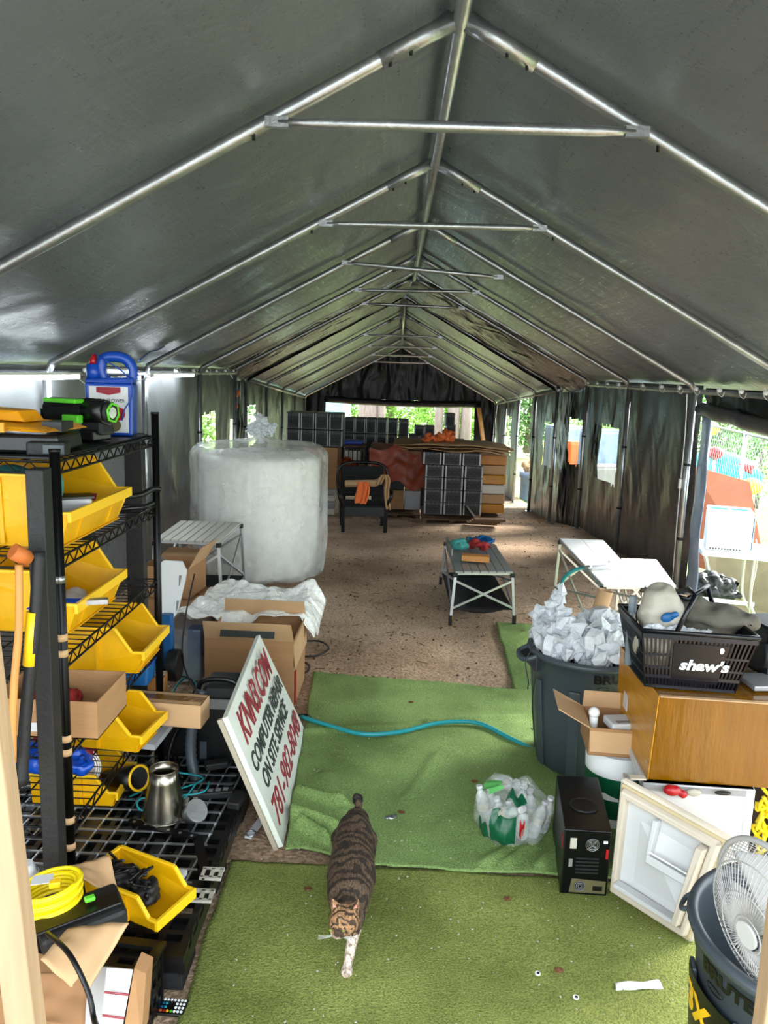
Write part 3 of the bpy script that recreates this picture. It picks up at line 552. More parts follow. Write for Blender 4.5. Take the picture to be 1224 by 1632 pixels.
MB().disc(jp(.035, .085, -.05), .026, A@V((0, 1, 0))).build('rose_print', 'redp', lb); MB().disc(jp(.02, .04, -.05), .024, A@V((0, 1, 0))).build('flower_print', 'olive', lb)
cable('sprayer_hose', [jp(-.06, .31), jp(-.02, .29, -.04), jp(.06, .24, -.05), jp(.095, .17, -.055), jp(.06, .10, -.06), jp(.05, .06, -.055)], .0028, 'blue', None, parent=t)
# hammer and bar hung at the rack's left
t = thing('sledge_hammer', 'worn wooden handled hammer hanging head up beside the black upright', 'hammer', at(28, 1100, 2.0))
MB().tube(smooth([at(30, 900, 2.02), at(30, 1000, 2.0), at(22, 1100, 1.98), at(20, 1215, 1.96)]), .0105, 10).build('handle', 'plank', t); MB().cyl(at(20, 878, 2.02), at(46, 892, 2.05), .022).build('head', 'rust', t)
t = thing('wrecking_bar', 'dark steel bar with a yellow sleeve beside the wooden hammer', 'bar', at(50, 1000, 2.05))
MB().tube(smooth([at(62, 880, 2.06), at(55, 1000, 2.04), at(40, 1150, 2.02), at(35, 1250, 2.0)]), .017, 10).build('shaft', 'black2', t); MB().tube([at(53.5, 975, 2.042), at(47, 1060, 2.03)], .0185, 10).build('sleeve', 'yedge', t)
# boxes on the shelves
def obox(name, label, cat, c, d, rz, mt='card', flaps=(), wall_=.004, group=None, closed=False, cin='cardin', parts=None):
    """open or closed cardboard carton, c = centre of base"""
    c = V(c); t = thing(name, label, cat, c, rz, group, local=True); w_, l, h = d; k = wall_
    b = MB(); b.box((0, 0, k/2), (w_, l, k))
    for s_ in (-1, 1): b.box((s_*(w_/2-k/2), 0, h/2), (k, l, h)); b.box((0, s_*(l/2-k/2), h/2), (w_-2*k, k, h))
    if closed: b.box((0, 0, h-k/2), (w_, l, k))
    b.build('carton_body', mt, t)
    if closed: MB().box((0, 0, h+.0008), (.05 if w_ < l else w_, l if w_ < l else .05, .001)).build('packing_tape', 'tape' if mt != 'tape' else 'cardlt', t)
    for (side, ln_, ang) in flaps:     # side: x+ x- y+ y-; ang from vertical outwards
        s_ = 1 if side[1] == '+' else -1; a = math.radians(ang); f = MB()
        if side[0] == 'x': p = V((s_*(w_/2-k/2), 0, h)); e = V((s_*math.sin(a), 0, math.cos(a)))*ln_; hw = V((0, l/2, 0)); nn = V((s_*math.cos(a), 0, -math.sin(a)))*k
        else: p = V((0, s_*(l/2-k/2), h)); e = V((0, s_*math.sin(a), math.cos(a)))*ln_; hw = V((w_/2, 0, 0)); nn = V((0, s_*math.cos(a), -math.sin(a)))*k
        f.poly([p-hw, p+hw, p+hw*.97+e, p-hw*.97+e], nn); f.build('flap', 'cardd' if mt == 'card' else mt, t)
    return t
t = obox('cardboard_tray', 'open brown cardboard tray on the fourth shelf of the rack', 'box', (-1.09, 2.44, LV[3]+.008), (.34, .26, .125), 0)
MB().box((-.02, -.132, .035), (.055, .001, .03)).build('shipping_label', 'white', t)
tag(voxel([(V((-1.12, 2.45, .79)), (.1, .08, .03), 0)], .01, 'rag', 'red2', disp=.03, dsc=25), 'dark red cloth in the brown cardboard tray', 'rag')
obox('long_carton', 'long thin cardboard carton lying behind the blue bag on the lowest shelf', 'box', (-1.02, 3.05, LV[4]+.006), (.52, .11, .10), -.08, 'cardd', closed=True)
obox('small_carton', 'small upright cardboard carton behind the rack corner', 'box', at(250, 1160, 3.45)*1, (.09, .08, .13), .1, 'plank', closed=True).location.z = .36
tag(MB().box((-.93, 3.45, .18), (.3, .2, .355)).build('storage_crate', 'black2', bevel=.01), 'black crate under the small upright carton', 'crate')
tag(voxel([(V((-1.3, 2.55, .53)), (.16, .09, .045), .1), (V((-1.12, 2.52, .53)), (.10, .07, .035), 0)], .009, 'blue_bag', 'blue', disp=.03, dsc=26), 'shiny blue plastic bag lying on the lowest rack shelf', 'bag')
t = thing('tote_box', 'blue plastic tote under the fourth shelf', 'tote', (-1.1, 3.0, LV[4])); 
OFF[t.name] = V(t.location); MB().box((-1.17, 3.07+.08, .62), (.30, .11, .09), taper=1.05).build('tub', 'blue2', t, bevel=.01); MB().box((-1.17, 3.15, .672), (.33, .13, .014)).build('lid', 'blue', t, bevel=.004)
# red reel and clock-like dial in lowest bin
t = thing('cord_reel', 'dark red round reel standing in the lower left yellow bin', 'reel', (-1.3, 2.95, .20)); MB().cyl((-1.36, 2.90, .36), (-1.35, 3.0, .36), .085, n=32).build('drum', 'red', t, bevel=.012); MB().cyl((-1.26, 2.92, .34), (-1.25, 2.98, .34), .07, n=32).build('side_plate', 'red', t, bevel=.01)
c0 = at(124, 1222, 2.94); nm = V((.35, -.9, .25)).normalized()
t = thing('round_dial_gauge', 'round white dial in a wire guard propped in the lower left yellow bin', 'gauge', c0)
MB().cyl(c0, c0+nm*.03, .072, n=32).build('housing', 'white', t, bevel=.004); MB().disc(c0+nm*.032, .062, nm, 32).build('dial_face', 'cream', t)
for R_ in (.078, .088, .096): MB().ring(c0+nm*(.05-.3*(R_-.078)), R_*.9, .003, nm, 28).build('guard_ring', 'white2', t)
a_ = nm.orthogonal().normalized(); b_ = nm.cross(a_); MB().beam(c0+nm*.035, c0+nm*.035+a_*.05, .006, .003, nm).build('pointer', 'black', t); MB().disc(c0+nm*.036, .010, nm).build('hub', 'black', t)
for k in range(8): d_ = a_*math.cos(k*.785)+b_*math.sin(k*.785); MB().cyl(c0+nm*.055+d_*.03, c0+nm*.03+d_*.085, .002, n=5).build('guard_wire', 'white2', t)
t = thing('paper_stack', 'white papers behind the round dial', 'papers', (-1.0, 2.7, .3)); MB().hexa([(-1.12, 3.10, .30), (-.98, 3.06, .31), (-.95, 3.22, .34), (-1.10, 3.26, .33)], [(-1.12, 3.10, .325), (-.98, 3.06, .335), (-.95, 3.22, .365), (-1.10, 3.26, .355)]).build('sheets', 'white', t)
# flashlight
t = thing('black_flashlight', 'black spotlight lying on the wire panel next to the metal cone', 'flashlight', at(200, 1245, 3.0))
p, q = at(170, 1238, 3.02), at(222, 1240, 2.92); MB().tube([p, p.lerp(q, .6), q], [.028, .045, .052], 18).build('body', 'black', t); MB().ring(q, .048, .006, q-p, 24).build('bezel', 'yedge', t); MB().cyl(at(200, 1262, 2.98), at(200, 1285, 2.96), .016).build('handle', 'black', t); MB().cyl(at(200, 1283, 2.96)-V((0, 0, .02)), at(200, 1283, 2.96), .04).build('foot', 'black', t)
# steel cone (duct reducer)
cb = gp(262, 1300, .16); t = thing('duct_reducer', 'shiny steel duct cone standing open end up on the wire panel', 'duct', cb)
MB().lathe([(.082, 0), (.085, .004), (.084, .012), (.068, .10), (.056, .15), (.056, .20), (.053, .20), (.053, .15), (.066, .10), (.08, .01)], cb, 36).build('cone', 'silver', t); MB().ring(cb+V((0, 0, .006)), .084, .004, n=36).build('bottom_bead', 'silver', t); MB().ring(cb+V((0, 0, .2)), .0545, .0025, n=36).build('top_bead', 'silver', t)
cb = gp(312, 1312, .16); nn = V((.55, -.45, .6)).normalized(); t = thing('duct_end', 'small grey metal cap on its side right of the steel cone', 'cap', cb)
MB().cyl(cb+V((-.02, 0, .035)), cb+V((-.02, 0, .035))+nn*.05, .036, n=28).build('sleeve', 'steel', t); MB().disc(cb+V((-.02, 0, .035))+nn*.053, .044, nn, 28, .004).build('cap_plate', 'steel', t)
t = thing('slotted_bar', 'black perforated steel strip lying bent across the wire panel', 'metal strip', (-.8, 2.6, .16))
mb = MB(); P = [gp(205, 1308, .165), gp(315, 1335, .165), gp(330, 1400, .165)]
mb.beam(P[0], P[1], .035, .004); mb.beam(P[1], P[2], .035, .004); mb.build('strip', 'blackm', t)
for k in range(6): MB().disc(P[0].lerp(P[1], (k+.5)/6)+V((0, 0, .003)), .006, t=.001).build('hole', 'steel', t)
tag(MB().box(gp(262, 1398, .165), (.13, .09, .02), -.15).build('white_booklet', 'white', bevel=.003), 'white booklet behind the near yellow bin of cable ties', 'booklet')
t = thing('spray_can', 'white and red can at the left behind the yellow cord', 'can', gp(42, 1370, .0)); c_ = at(42, 1390, 2.1); MB().cyl(c_-V((0, 0, .1)), c_, .035).build('can_body', 'white', t); MB().cyl(c_, c_+V((0, 0, .03)), .033, .02).build('cap', 'white', t); MB().cyl(c_-V((0, 0, .08)), c_-V((0, 0, .04)), .0355).build('label_band', 'redp', t); 
# cable ties in near bin
for k in range(5):
    c = V((-.86+.03*k, 2.27-.02*k, .33)); o = MB().tube(smooth([c+V((random.uniform(-.04, .04), random.uniform(-.04, .04), random.uniform(-.02, .03))) for i in range(6)]), .005, 6).build('coiled_cable', 'black'); tag(o, 'black coiled cable heaped in the near yellow bin', 'cable', 'black cables in the near yellow bin')
tag(voxel([(V((-.86, 2.26, .285)), (.10, .06, .04), -.4), (V((-.75, 2.21, .275)), (.05, .05, .04), -.4)], .008, 'strap_bundle', 'black2', disp=.03, dsc=30), 'black webbing strap bundle filling the near yellow bin', 'strap')
# crates in front
def crate(label, c, d, rz):
    t = thing('plastic_crate', label, 'crate', c, rz, local=True); w_, l, h = d; b = MB(); b.box((0, 0, .004), (w_, l, .008))
    for s_ in (-1, 1):
        for z in (.15, .45, .75): b.box((s_*w_/2, 0, h*z), (.008, l, h*.16)); b.box((0, s_*l/2, h*z), (w_, .008, h*.16))
        for k in range(7): b.box((s_*w_/2, -l/2+l*k/6, h/2), (.008, .014, h)); b.box((-w_/2+w_*k/6, s_*l/2, h/2), (.014, .008, h))
    b.build('lattice_tub', 'black', t); r = MB()
    for s_ in (-1, 1): r.box((s_*w_/2, 0, h), (.03, l+.03, .012)); r.box((0, s_*l/2, h), (w_-.03, .03, .012))
    for k in range(4): r.box((-w_/2+w_*(k+.5)/4, 0, h-.02), (.03, l, .01)); r.box((0, -l/2+l*(k+.5)/4, h-.02), (w_, .03, .008))
    r.build('top_lattice', 'black', t); return t
crate('black lattice crate in front of the pallet above the remote control', (-.83, 1.98, 0), (.32, .22, .20), -.1)
# cardboard pile in the near left corner
t = thing('crushed_carton', 'torn brown cardboard box crumpled under the yellow cord', 'box', (-1.02, 1.85, 0))
MB().hexa([(-1.2, 1.55, 0), (-.88, 1.62, 0), (-.84, 1.92, 0), (-1.25, 2.0, 0)], [(-1.22, 1.6, .26), (-.87, 1.68, .20), (-.85, 1.92, .26), (-1.25, 2.02, .28)]).build('box_body', 'card', t, bevel=.004)
def sheet(name, pts, mt, parent, th=.004, warp=.01):
    a, b, c, d = [V(p) for p in pts]
    return MB().grid(lambda u, v: a.lerp(b, u).lerp(d.lerp(c, u), v)+V((0, 0, warp*nz(u*3+a.x*9, v*3, 2))), 14, 10).build(name, mt, parent, solid=th)
sheet('torn_flap', (at(65, 1530, 1.72), at(135, 1592, 1.68), at(205, 1470, 1.78), at(110, 1478, 1.85)), 'cardd', t)
sheet('torn_flap', (at(118, 1395, 2.06), at(190, 1430, 2.06), at(175, 1364, 2.18), at(110, 1380, 2.14)), 'cardd', t)
sheet('torn_flap', (at(60, 1550, 1.72), at(60, 1632, 1.62), at(135, 1640, 1.62), at(140, 1550, 1.72)), 'cardin', t)
t = thing('flat_rate_box', 'white mailing box with red stripes standing behind the torn cardboard', 'box', gp(185, 1632, 0))
A4 = [at(160, 1650, 1.72), at(192, 1655, 1.75), at(212, 1545, 1.80), at(170, 1542, 1.80)]
n_ = (A4[1]-A4[0]).cross(A4[3]-A4[0]).normalized()*-.10
MB().poly(A4, n_*1.0).build('carton_body', 'white', t)
for f_ in (.28, .30, .62, .64): MB().beam(A4[0].lerp(A4[3], f_)-n_*.01, A4[1].lerp(A4[2], f_)-n_*.01, .0025, .001, n_).build('red_stripe', 'red', t)
tag(MB().poly([at(195, 1655, 1.74), at(225, 1655, 1.76), at(233, 1552, 1.83), at(214, 1543, 1.81)], (0, .06, 0)).build('carton_edge', 'card'), 'brown cardboard carton beside the white striped mailing box', 'box')
# black case with green trigger
p, q = at(60, 1490, 1.86), at(195, 1438, 1.98); t = thing('drill_case', 'long black plastic tool case under the yellow cord', 'case', p.lerp(q, .5)-V((0, 0, .04)))
MB().beam(p, q, .14, .055).build('shell', 'black2', t, bevel=.014); MB().beam(p+V((0, -.02, .03)), q+V((0, -.02, .03)), .06, .012).build('lid_ridge', 'black', t, bevel=.004); MB().box(at(143, 1432, 1.93), (.028, .02, .012), .6).build('latch', 'limeg', t, bevel=.004)
# yellow extension cord coil
c0 = at(80, 1428, 1.95)+V((0, 0, 0)); t = thing('extension_cord', 'coiled bright yellow extension cord on top of the black case', 'cord', c0-V((0, 0, .04)))
P = []
for k in range(11*40):
    a = k/40*2*math.pi; lay = k/40; R_ = .074-.012*(abs((lay % 4)-2)/2); P.append(c0+V((R_*1.12*math.cos(a)+.004*nz(k*.05, 1), R_*math.sin(a), -.03+.0062*lay+.003*math.sin(a*.5+1)))+V((-.0*math.sin(a), 0, .015*math.cos(a))))
MB().tube(P, .0058, 7).build('cord_coil', 'ycord', t); MB().box(c0+V((-.02, 0, .05)), (.055, .04, .002), .3).build('tag_label', 'white', t); MB().box(c0+V((.02, -.01, .045)), (.03, .02, .018), .3).build('plug', 'yedge', t, bevel=.003)
cable('black_cable', [at(75, 1487, 1.8), at(110, 1520, 1.68), at(140, 1580, 1.62), at(150, 1625, 1.58), at(160, 1660, 1.5), at(165, 1760, 1.45)], .0065, 'black', 'black power cord hanging over the torn cardboard')
t = thing('remote_control', 'small black remote with rows of white and coloured buttons on the floor', 'remote', gp(268, 1608, 0)); c = gp(268, 1608, 0)
A = Matrix.Rotation(-.05, 3, 'Z'); MB().box(c+V((0, 0, .006)), (.112, .06, .01), -.05).build('body', 'black', t, bevel=.003)
for i in range(10):
    for j_ in range(4):
        mt = 'white2' if (j_ in (0, 3) or i in (0, 7, 8, 9)) else ('teal', 'blue2')[i % 2]
        if j_ == 0 and 1 < i < 7: mt = ('redp', 'rust', 'redp', 'yedge', 'limeg')[i-2]
        if j_ in (1, 2) and i in (5, 6): continue
        q = c+A@V((-.047+.0104*i, -.021+.014*j_, .0125)); MB().cyl(q, q+V((0, 0, .002)), .0042, n=8).build('button', mt, t)
# ------------------------------------------------------------------ sign
Bl = gp(452, 1350, 0)+V((0, 0, .002)); Br = gp(487, 1166, 0)+V((0, 0, .002)); Tl = at(362, 1142, 2.90); Tr = at(412, 1019, Br.y+.0)
Tr = Tl+(Br-Bl)+V((-.02, 0, -.02)); ex = (Br-Bl); ey = (Tl-Bl); nn = ex.cross(ey).normalized()
t = thing('lawn_sign', 'white computer repair sign standing on edge, leaning against the black machine', 'sign', Bl.lerp(Br, .5))
MB().poly([Bl, Br, Tr, Tl], nn*-.022).build('board', 'signw', t, bevel=.002)
MB().beam(Bl-nn*.032, Tl-nn*.032, .018, .018, nn).build('edge_strip', 'signe', t)
def srow(s_, u0, v0, size, mt, u1, shear=.15, b=.0):
    o = text('lettering', s_, size, Bl+ex*u0+ey*v0+nn*.0015, ex, ey, mt, t, shear=shear, bold=b)
    xs = [(v.co+OFF[t.name]-Bl).dot(ex.normalized()) for v in o.data.vertices]; x0, x1 = min(xs), max(xs); tgt = (u1-u0)*ex.length; e = ex.normalized()
    for v in o.data.vertices: k = (v.co+OFF[t.name]-Bl).dot(e); v.co += e*((k-x0)*(tgt/(x1-x0)-1)+ (u0*ex.length-x0))
srow('KNN3.COM', .09, .71, .185, 'red', .88, .3, .003); srow('COMPUTER REPAIR', .06, .515, .105, 'dark', .93, .15, .002); srow('ON SITE SERVICE', .10, .345, .105, 'dark', .84, .15, .002); srow('781-982-8048', .05, .10, .15, 'red', .95, .3, .001)
# black machine behind sign
t = thing('air_compressor', 'black wheeled machine with a carry handle behind the white sign', 'compressor', gp(350, 1240, 0)); c = V((-.77, 3.42, -.035))
MB().box(c+V((0, 0, .27)), (.24, .30, .40), .05, taper=.94).build('housing', 'black', t, bevel=.025); MB().box(c+V((0, 0, .5)), (.20, .24, .06), .05, taper=.7).build('top_cover', 'black2', t, bevel=.015)
MB().tube(smooth([c+V((-.09, -.1, .47)), c+V((-.08, -.11, .55)), c+V((0, -.11, .57)), c+V((.08, -.11, .55)), c+V((.09, -.1, .47))]), .012).build('handle', 'black', t)
MB().box(c+V((.01, -.155, .47)), (.12, .006, .045)).build('rating_label', 'pcgrey', t); MB().box(c+V((-.06, -.153, .25)), (.03, .004, .08)).build('side_label', 'grey', t)
for s_ in (-1, 1): MB().cyl(c+V((s_*.13, -.02, .10)), c+V((s_*.16, -.02, .10)), .10, n=28).build('wheel', 'rubber', t, bevel=.01)
for k in range(7): MB().box(c+V((-.126, -.11, .12+.045*k)), (.01, .05, .02)).build('cooling_fin', 'pcgrey', t)
# cables on the floor
for k, (pp, r_, mt, lab) in enumerate((
    ([(200, 1205), (240, 1190), (300, 1150), (330, 1120), (300, 1080), (275, 1110), (300, 1170), (350, 1190)], .006, 'teal', 'teal hose looped on the floor between rack and black machine'),
    ([(230, 1240), (280, 1225), (310, 1180), (280, 1160), (250, 1200), (300, 1260), (370, 1240)], .006, 'teal', 'teal hose tangled in front of the black machine'),
    ([(260, 1130), (285, 1125), (310, 1100), (300, 1080), (270, 1080), (262, 1095)], .005, 'black', 'thin black cable loop behind the small carton'),
    ([(215, 1225), (260, 1215), (300, 1190), (330, 1200), (310, 1240), (260, 1235)], .006, 'blackm', 'dark cable loop beside the metal cone'),
    ([(240, 1200), (270, 1170), (310, 1160), (345, 1180), (320, 1215), (275, 1210)], .005, 'blue2', 'thin blue cable loop beside the black machine'),
    ([(280, 1240), (300, 1258), (340, 1235), (390, 1240), (420, 1250)], .009, 'black', 'thick black cable at the foot of the black machine'))):
    cable('floor_cable', [gp(u, v, .03+.02*(i % 2)) for i, (u, v) in enumerate(pp)], r_, mt, lab)
cable('hanging_cable', [at(310, 915, 4.6), at(296, 980, 4.3), at(290, 1040, 4.0), at(300, 1080, 3.8), at(318, 1108, 3.6)], .0045, 'black', 'thin black cable rising in front of the clear tote')
cable('arched_cable', [at(375, 1128, 3.45), at(330, 1135, 3.4), at(285, 1160, 3.3), at(268, 1215, 3.2), at(285, 1255, 3.1)], .008, 'black', 'black cable arching from the machine down to the pallet')
cable('arched_cable', [at(330, 1105, 3.45), at(300, 1140, 3.35), at(275, 1190, 3.25), at(290, 1240, 3.1)], .006, 'black', 'thinner black cable arching beside the thick one')
tag(MB().box(gp(285, 1155, .02), (.22, .1, .02), .2).build('wood_offcut', 'plank'), 'pale wood offcut on the floor under the cables', 'wood')
tag(sheet('floor_paper', (gp(282, 1087, .01), gp(312, 1085, .01), gp(310, 1075, .01), gp(284, 1076, .01)), 'white', None, .001), 'scrap of white paper beside the clear tote', 'paper')
t = thing('reflective_bracket', 'white and grey hook strap on dirt below the sign', 'strap', gp(405, 1330, .0))
MB().beam(gp(395, 1335, .012), gp(418, 1305, .012), .03, .01).build('strap', 'white', t); MB().ring(gp(400, 1328, .02), .02, .004).build('hook', 'steel', t)
# ------------------------------------------------------------------ boxes mid-left
def cboxes():
    b = obox('cardboard_box', 'large open cardboard box right behind the white sign', 'box', (-.80, 4.42, 0), (.50, .46, .41), -.02, flaps=(('y-', .13, 28), ('y+', .10, -10), ('x+', .16, 175)))
    mb = MB().box((.0, -.268, .465), (.30, .003, .06), mx=Matrix.Rotation(math.radians(-28), 3, 'X')); mb.build('printed_panel', 'dark', b)
    MB().box((.256, -.18, .12), (.004, .03, .2)).build('red_tape', 'redp', b)
cboxes()
def bwrap(u, v):
    x = -1.40+.92*u; y = 4.55+.75*v+.05*nz(u*4, v*4, 3); z = .425+.05*nz(u*5, v*5)+.035*nz(u*13, v*13, 2)+(.05*math.sin(u*9+v*5)*.5)
    if x > -.62: z -= 1.6*(x+.62)**2*(4 if x > -.55 else 2)
    if x < -1.2: z -= .9*(-1.2-x)
    if -1.06 < x < -.54 and y < 4.66: z = min(z, .44) - .0
    return V((x-.1*(1-v)*(u < .5), y, z))
tag(MB().grid(bwrap, 70, 60).build('bubble_wrap', 'bubsheet', solid=.006), 'sheet of bubble wrap draped over the boxes behind the sign', 'bubble wrap')
tag(MB().box((-.86, 4.93, .19), (.50, .48, .38), .02).build('cardboard_box', 'card', bevel=.005), 'closed cardboard box hidden under the bubble wrap sheet', 'box')
t = thing('clear_tote', 'translucent storage tote left of the large open box', 'tote', (-1.26, 4.72, 0)); MB().box((-1.27, 4.72, .165), (.20, .34, .33), taper=1.08).build('tub', 'tote', t, bevel=.01); MB().box((-1.22, 4.66, .2), (.08, .1, .22)).build('blue_contents', 'blue', t)
obox('cardboard_box', 'open cardboard box stacked under the aluminium table at the left wall', 'box', (-1.58, 5.45, .30), (.34, .34, .22), -.1, flaps=(('x+', .17, 30), ('y+', .16, 80)))
obox('cardboard_box', 'closed cardboard box beneath the open one at the left wall', 'box', (-1.56, 5.42, 0), (.40, .40, .295), -.05, closed=True)
tag(MB().box((-1.10, 5.7, .10), (.30, .22, .20), -.1).build('white_parcel', 'white', bevel=.004), 'white paper parcel behind the boxes by the table leg', 'parcel')
c = at(275, 945, 3.95); t = thing('folding_table_leaf', 'white plastic panel with hand slots standing beside the rack', 'panel', c-V((0, 0, .2)))
pp = [(252, 898), (262, 893), (290, 895), (297, 910), (295, 925), (283, 975), (268, 1000), (262, 1005), (246, 1000), (246, 915)]
P = [at(u, v, 3.95+(u-246)*.003) for u, v in pp]; MB().poly(P, (.0, .02, 0)).build('panel_sheet', 'white', t, bevel=.004)
for u, v in ((287, 925), (283, 965)): MB().beam(at(u+1, v-8, 3.95+(u-246)*.003)-V((0, .004, 0)), at(u-2, v+8, 3.95+(u-246)*.003)-V((0, .004, 0)), .012, .004, (0, 1, 0)).build('hand_slot', 'pcgrey', t)
t = thing('hand_truck', 'blue cart with black wheel standing behind the rack', 'cart', gp(270, 1085, 0)); MB().box(at(263, 1030, 3.98), (.09, .05, .36)).build('panel', 'blue2', t, bevel=.008); MB().cyl(at(278, 1060, 3.95)-V((.03, 0, 0)), at(278, 1060, 3.95)+V((.03, 0, 0)), .085, n=28).build('wheel', 'rubber', t, bevel=.01); MB().beam(at(255, 1000, 3.96), at(258, 1100, 3.96), .03, .03).build('frame', 'black', t)
# ------------------------------------------------------------------ bubble wrap roll in its bag
cx, cy = -1.30, 7.25; t = thing('bubble_wrap_roll', 'huge bagged roll of bubble wrap tied on top, by the left wall', 'bubble wrap roll', (cx, cy, g(0, cy)))
z0 = g(0, cy)-.0
prof = [(0, .02), (.47, .02), (.52, .05), (.54, .3), (.56, .7), (.565, 1.0), (.545, 1.10), (.49, 1.14), (.33, 1.15), (.1, 1.155), (0, 1.155)]
mb = MB().lathe(prof, (cx, cy, z0), 96)
for v_ in mb.v:
    d = V((v_.x-cx, v_.y-cy)); a = math.atan2(d.y, d.x)
    if d.length > .2: k = 1+.035*nz(a*2.2, v_.z*1.2, 1)+.012*nz(a*9, v_.z*1.5, 4); v_.x = cx+d.x*k; v_.y = cy+d.y*k
o = mb.build('wrapped_roll', 'roll', t); k = o.modifiers.new('s', 'SUBSURF'); k.levels = 1; k.render_levels = 1
# outer plastic bag with loose folds, gathered to a knot
def bagf(u, v):
    a = u*2*math.pi; P_ = [(.52, .0), (.61, .03), (.64, .35), (.635, .8), (.635, 1.12), (.57, 1.19), (.38, 1.215), (.14, 1.225), (.05, 1.26), (.035, 1.29)]
    s_ = v*(len(P_)-1); i_ = min(int(s_), len(P_)-2); f_ = s_-i_; r_ = P_[i_][0]*(1-f_)+P_[i_+1][0]*f_; z_ = P_[i_][1]*(1-f_)+P_[i_+1][1]*f_
    a2 = math.cos(a), math.sin(a); k_ = 1+.04*nz(a2[0]*3, a2[1]*3, z_*.8)+.022*nz(a2[0]*11, a2[1]*11, z_*.6)+(.05*math.sin(a*14) if v > .7 else 0)*(v-.7)*2
    return V((cx+r_*k_*a2[0], cy+r_*k_*a2[1], z0+.02+z_+.02*nz(a2[0]*4, a2[1]*4, 9)))
MB().grid(bagf, 160, 60).build('plastic_bag', 'film', t)
kz = z0+1.28; o = voxel([(V((cx, cy, kz)), (.05, .05, .05), 0), (V((cx+.03, cy, kz+.09)), (.10, .07, .055), .3), (V((cx-.06, cy, kz+.05)), (.07, .05, .04), 0), (V((cx+.09, cy, kz+.06)), (.06, .04, .05), 0), (V((cx, cy, kz+.16)), (.05, .04, .05), 0)], .014, 'tied_knot', 'bubble', t, 2, disp=.07, dsc=12, flat=True)
# ------------------------------------------------------------------ camping tables
def camp_table(label, A, B, C, D, h, mt, feet, basket=True, slats=7, backrail=False):
    """A,B near corners (left,right), C far right, D far left in the XY plane"""
    zg = g(A[0], A[1]); A, B, C, D = [V((*p, zg+h)) for p in (A, B, C, D)]; ctr = (A+B+C+D)/4; base = V((ctr.x, ctr.y, zg))
    t = thing('folding_camp_table', label, 'table', base)
    for i in range(slats):
        a, b = i/slats+.006, (i+1)/slats-.006; q = [A.lerp(B, a), A.lerp(B, b), D.lerp(C, b), D.lerp(C, a)]
        MB().poly([p-V((0, 0, .014)) for p in q], (0, 0, .014)).build('slat', mt, t, bevel=.002)
    fr_ = MB(); dn = V((0, 0, -.022))
    for p, q in ((A, B), (B, C), (C, D), (D, A)): fr_.beam(p.lerp(ctr, .03)+dn, q.lerp(ctr, .03)+dn, .016, .014)
    fr_.build('top_frame', 'alu', t)
    fp = []
    for p, k in zip((A, B, C, D), range(4)):
        q = p.lerp(ctr, .02)+V((0, 0, -.03)); f_ = V((p.x+(p.x-ctr.x)*feet, p.y+(p.y-ctr.y)*feet*.4, g(p.x, p.y)+.03)); fp.append((q, f_))
        lg = MB().beam(q, f_, .02, .02).build('leg', 'alu', t); MB().beam(f_+V((0, 0, -.028)), f_+V((0, 0, .05)), .028, .028).build('foot', 'black', lg); MB().box(q+V((0, 0, -.0)), (.035, .035, .03)).build('hinge', 'black', lg)
        MB().box(f_+V((.012, 0, .03)), (.012, .012, .02)).build('lever', 'yedge', lg)
    for (i, j) in ((0, 1), (1, 2), (2, 3), (3, 0)):
        for (a, b) in ((i, j), (j, i)):
            MB().beam(fp[a][0].lerp(fp[a][1], .12), fp[b][0].lerp(fp[b][1], .72), .012, .016).build('cross_brace', 'alu', t)
    if basket:
        c4 = [fp[k][0].lerp(fp[k][1], .72) for k in range(4)]
        MB().grid(lambda u, v: c4[0].lerp(c4[1], u).lerp(c4[3].lerp(c4[2], u), v)+V((0, 0, -.11*math.sin(math.pi*u)*math.sin(math.pi*v)**.5-.01)), 14, 14).build('mesh_basket', 'mesh', t, solid=.004)
    return t, (A, B, C, D)
camp_table('slatted aluminium camping table by the left wall beside the big roll', (-1.78, 5.62), (-1.30, 5.62), (-1.29, 6.38), (-1.79, 6.36), .64, 'slat', .12, True, 8)
t2, (A, B, C, D) = camp_table('grey slatted camping table standing on the dirt near the turf edge', (.448, 5.87), (.90, 5.93), (.872, 6.93), (.43, 7.0), .42, 'slatg', .10, True, 7)
c = gp(758, 889, .46); t = thing('wooden_block', 'orange wooden block lying on the grey camping table', 'block', c); MB().box(c+V((0, 0, .0)), (.22, .10, .045), -.12).build('block', 'plank', t, bevel=.003)
c = gp(745, 878, .46); tag(voxel([(c+V((-.06, .1, .03)), (.08, .07, .04), 0), (c+V((-.02, .18, .03)), (.07, .06, .04), .4)], .009, 'work_glove', 'glove', disp=.03, dsc=20), 'teal work glove on the grey camping table', 'glove')
tag(voxel([(c+V((.08, .13, .03)), (.05, .12, .035), .9), (c+V((.14, .1, .02)), (.05, .07, .03), .5)], .009, 'work_glove', 'red2', disp=.03, dsc=20), 'dark red and grey work glove beside the wooden block', 'glove')
tag(voxel([(c+V((.14, .30, .03)), (.13, .09, .03), .2)], .01, 'blue_bag', 'blue2', disp=.04, dsc=16), 'small blue plastic bag at the far end of the grey table', 'bag')
tag(MB().box(V((.445, 6.62, .455)), (.012, .50, .06), .03).build('side_board', 'slatg', bevel=.002), 'grey strip standing on the left edge of the grey table', 'board')
t3, (A, B, C, D) = camp_table('white topped camping table nearer the doorway on the right side', (1.33, 4.95), (1.60, 4.97), (1.69, 6.40), (1.33, 6.40), .60, 'white2', .06, False, 2)
t4, (A, B, C, D) = camp_table('white slatted camping table against the right wall post', (1.61, 4.98), (1.81, 5.0), (1.92, 5.75), (1.658, 5.75), .60, 'white2', .06, False, 3)
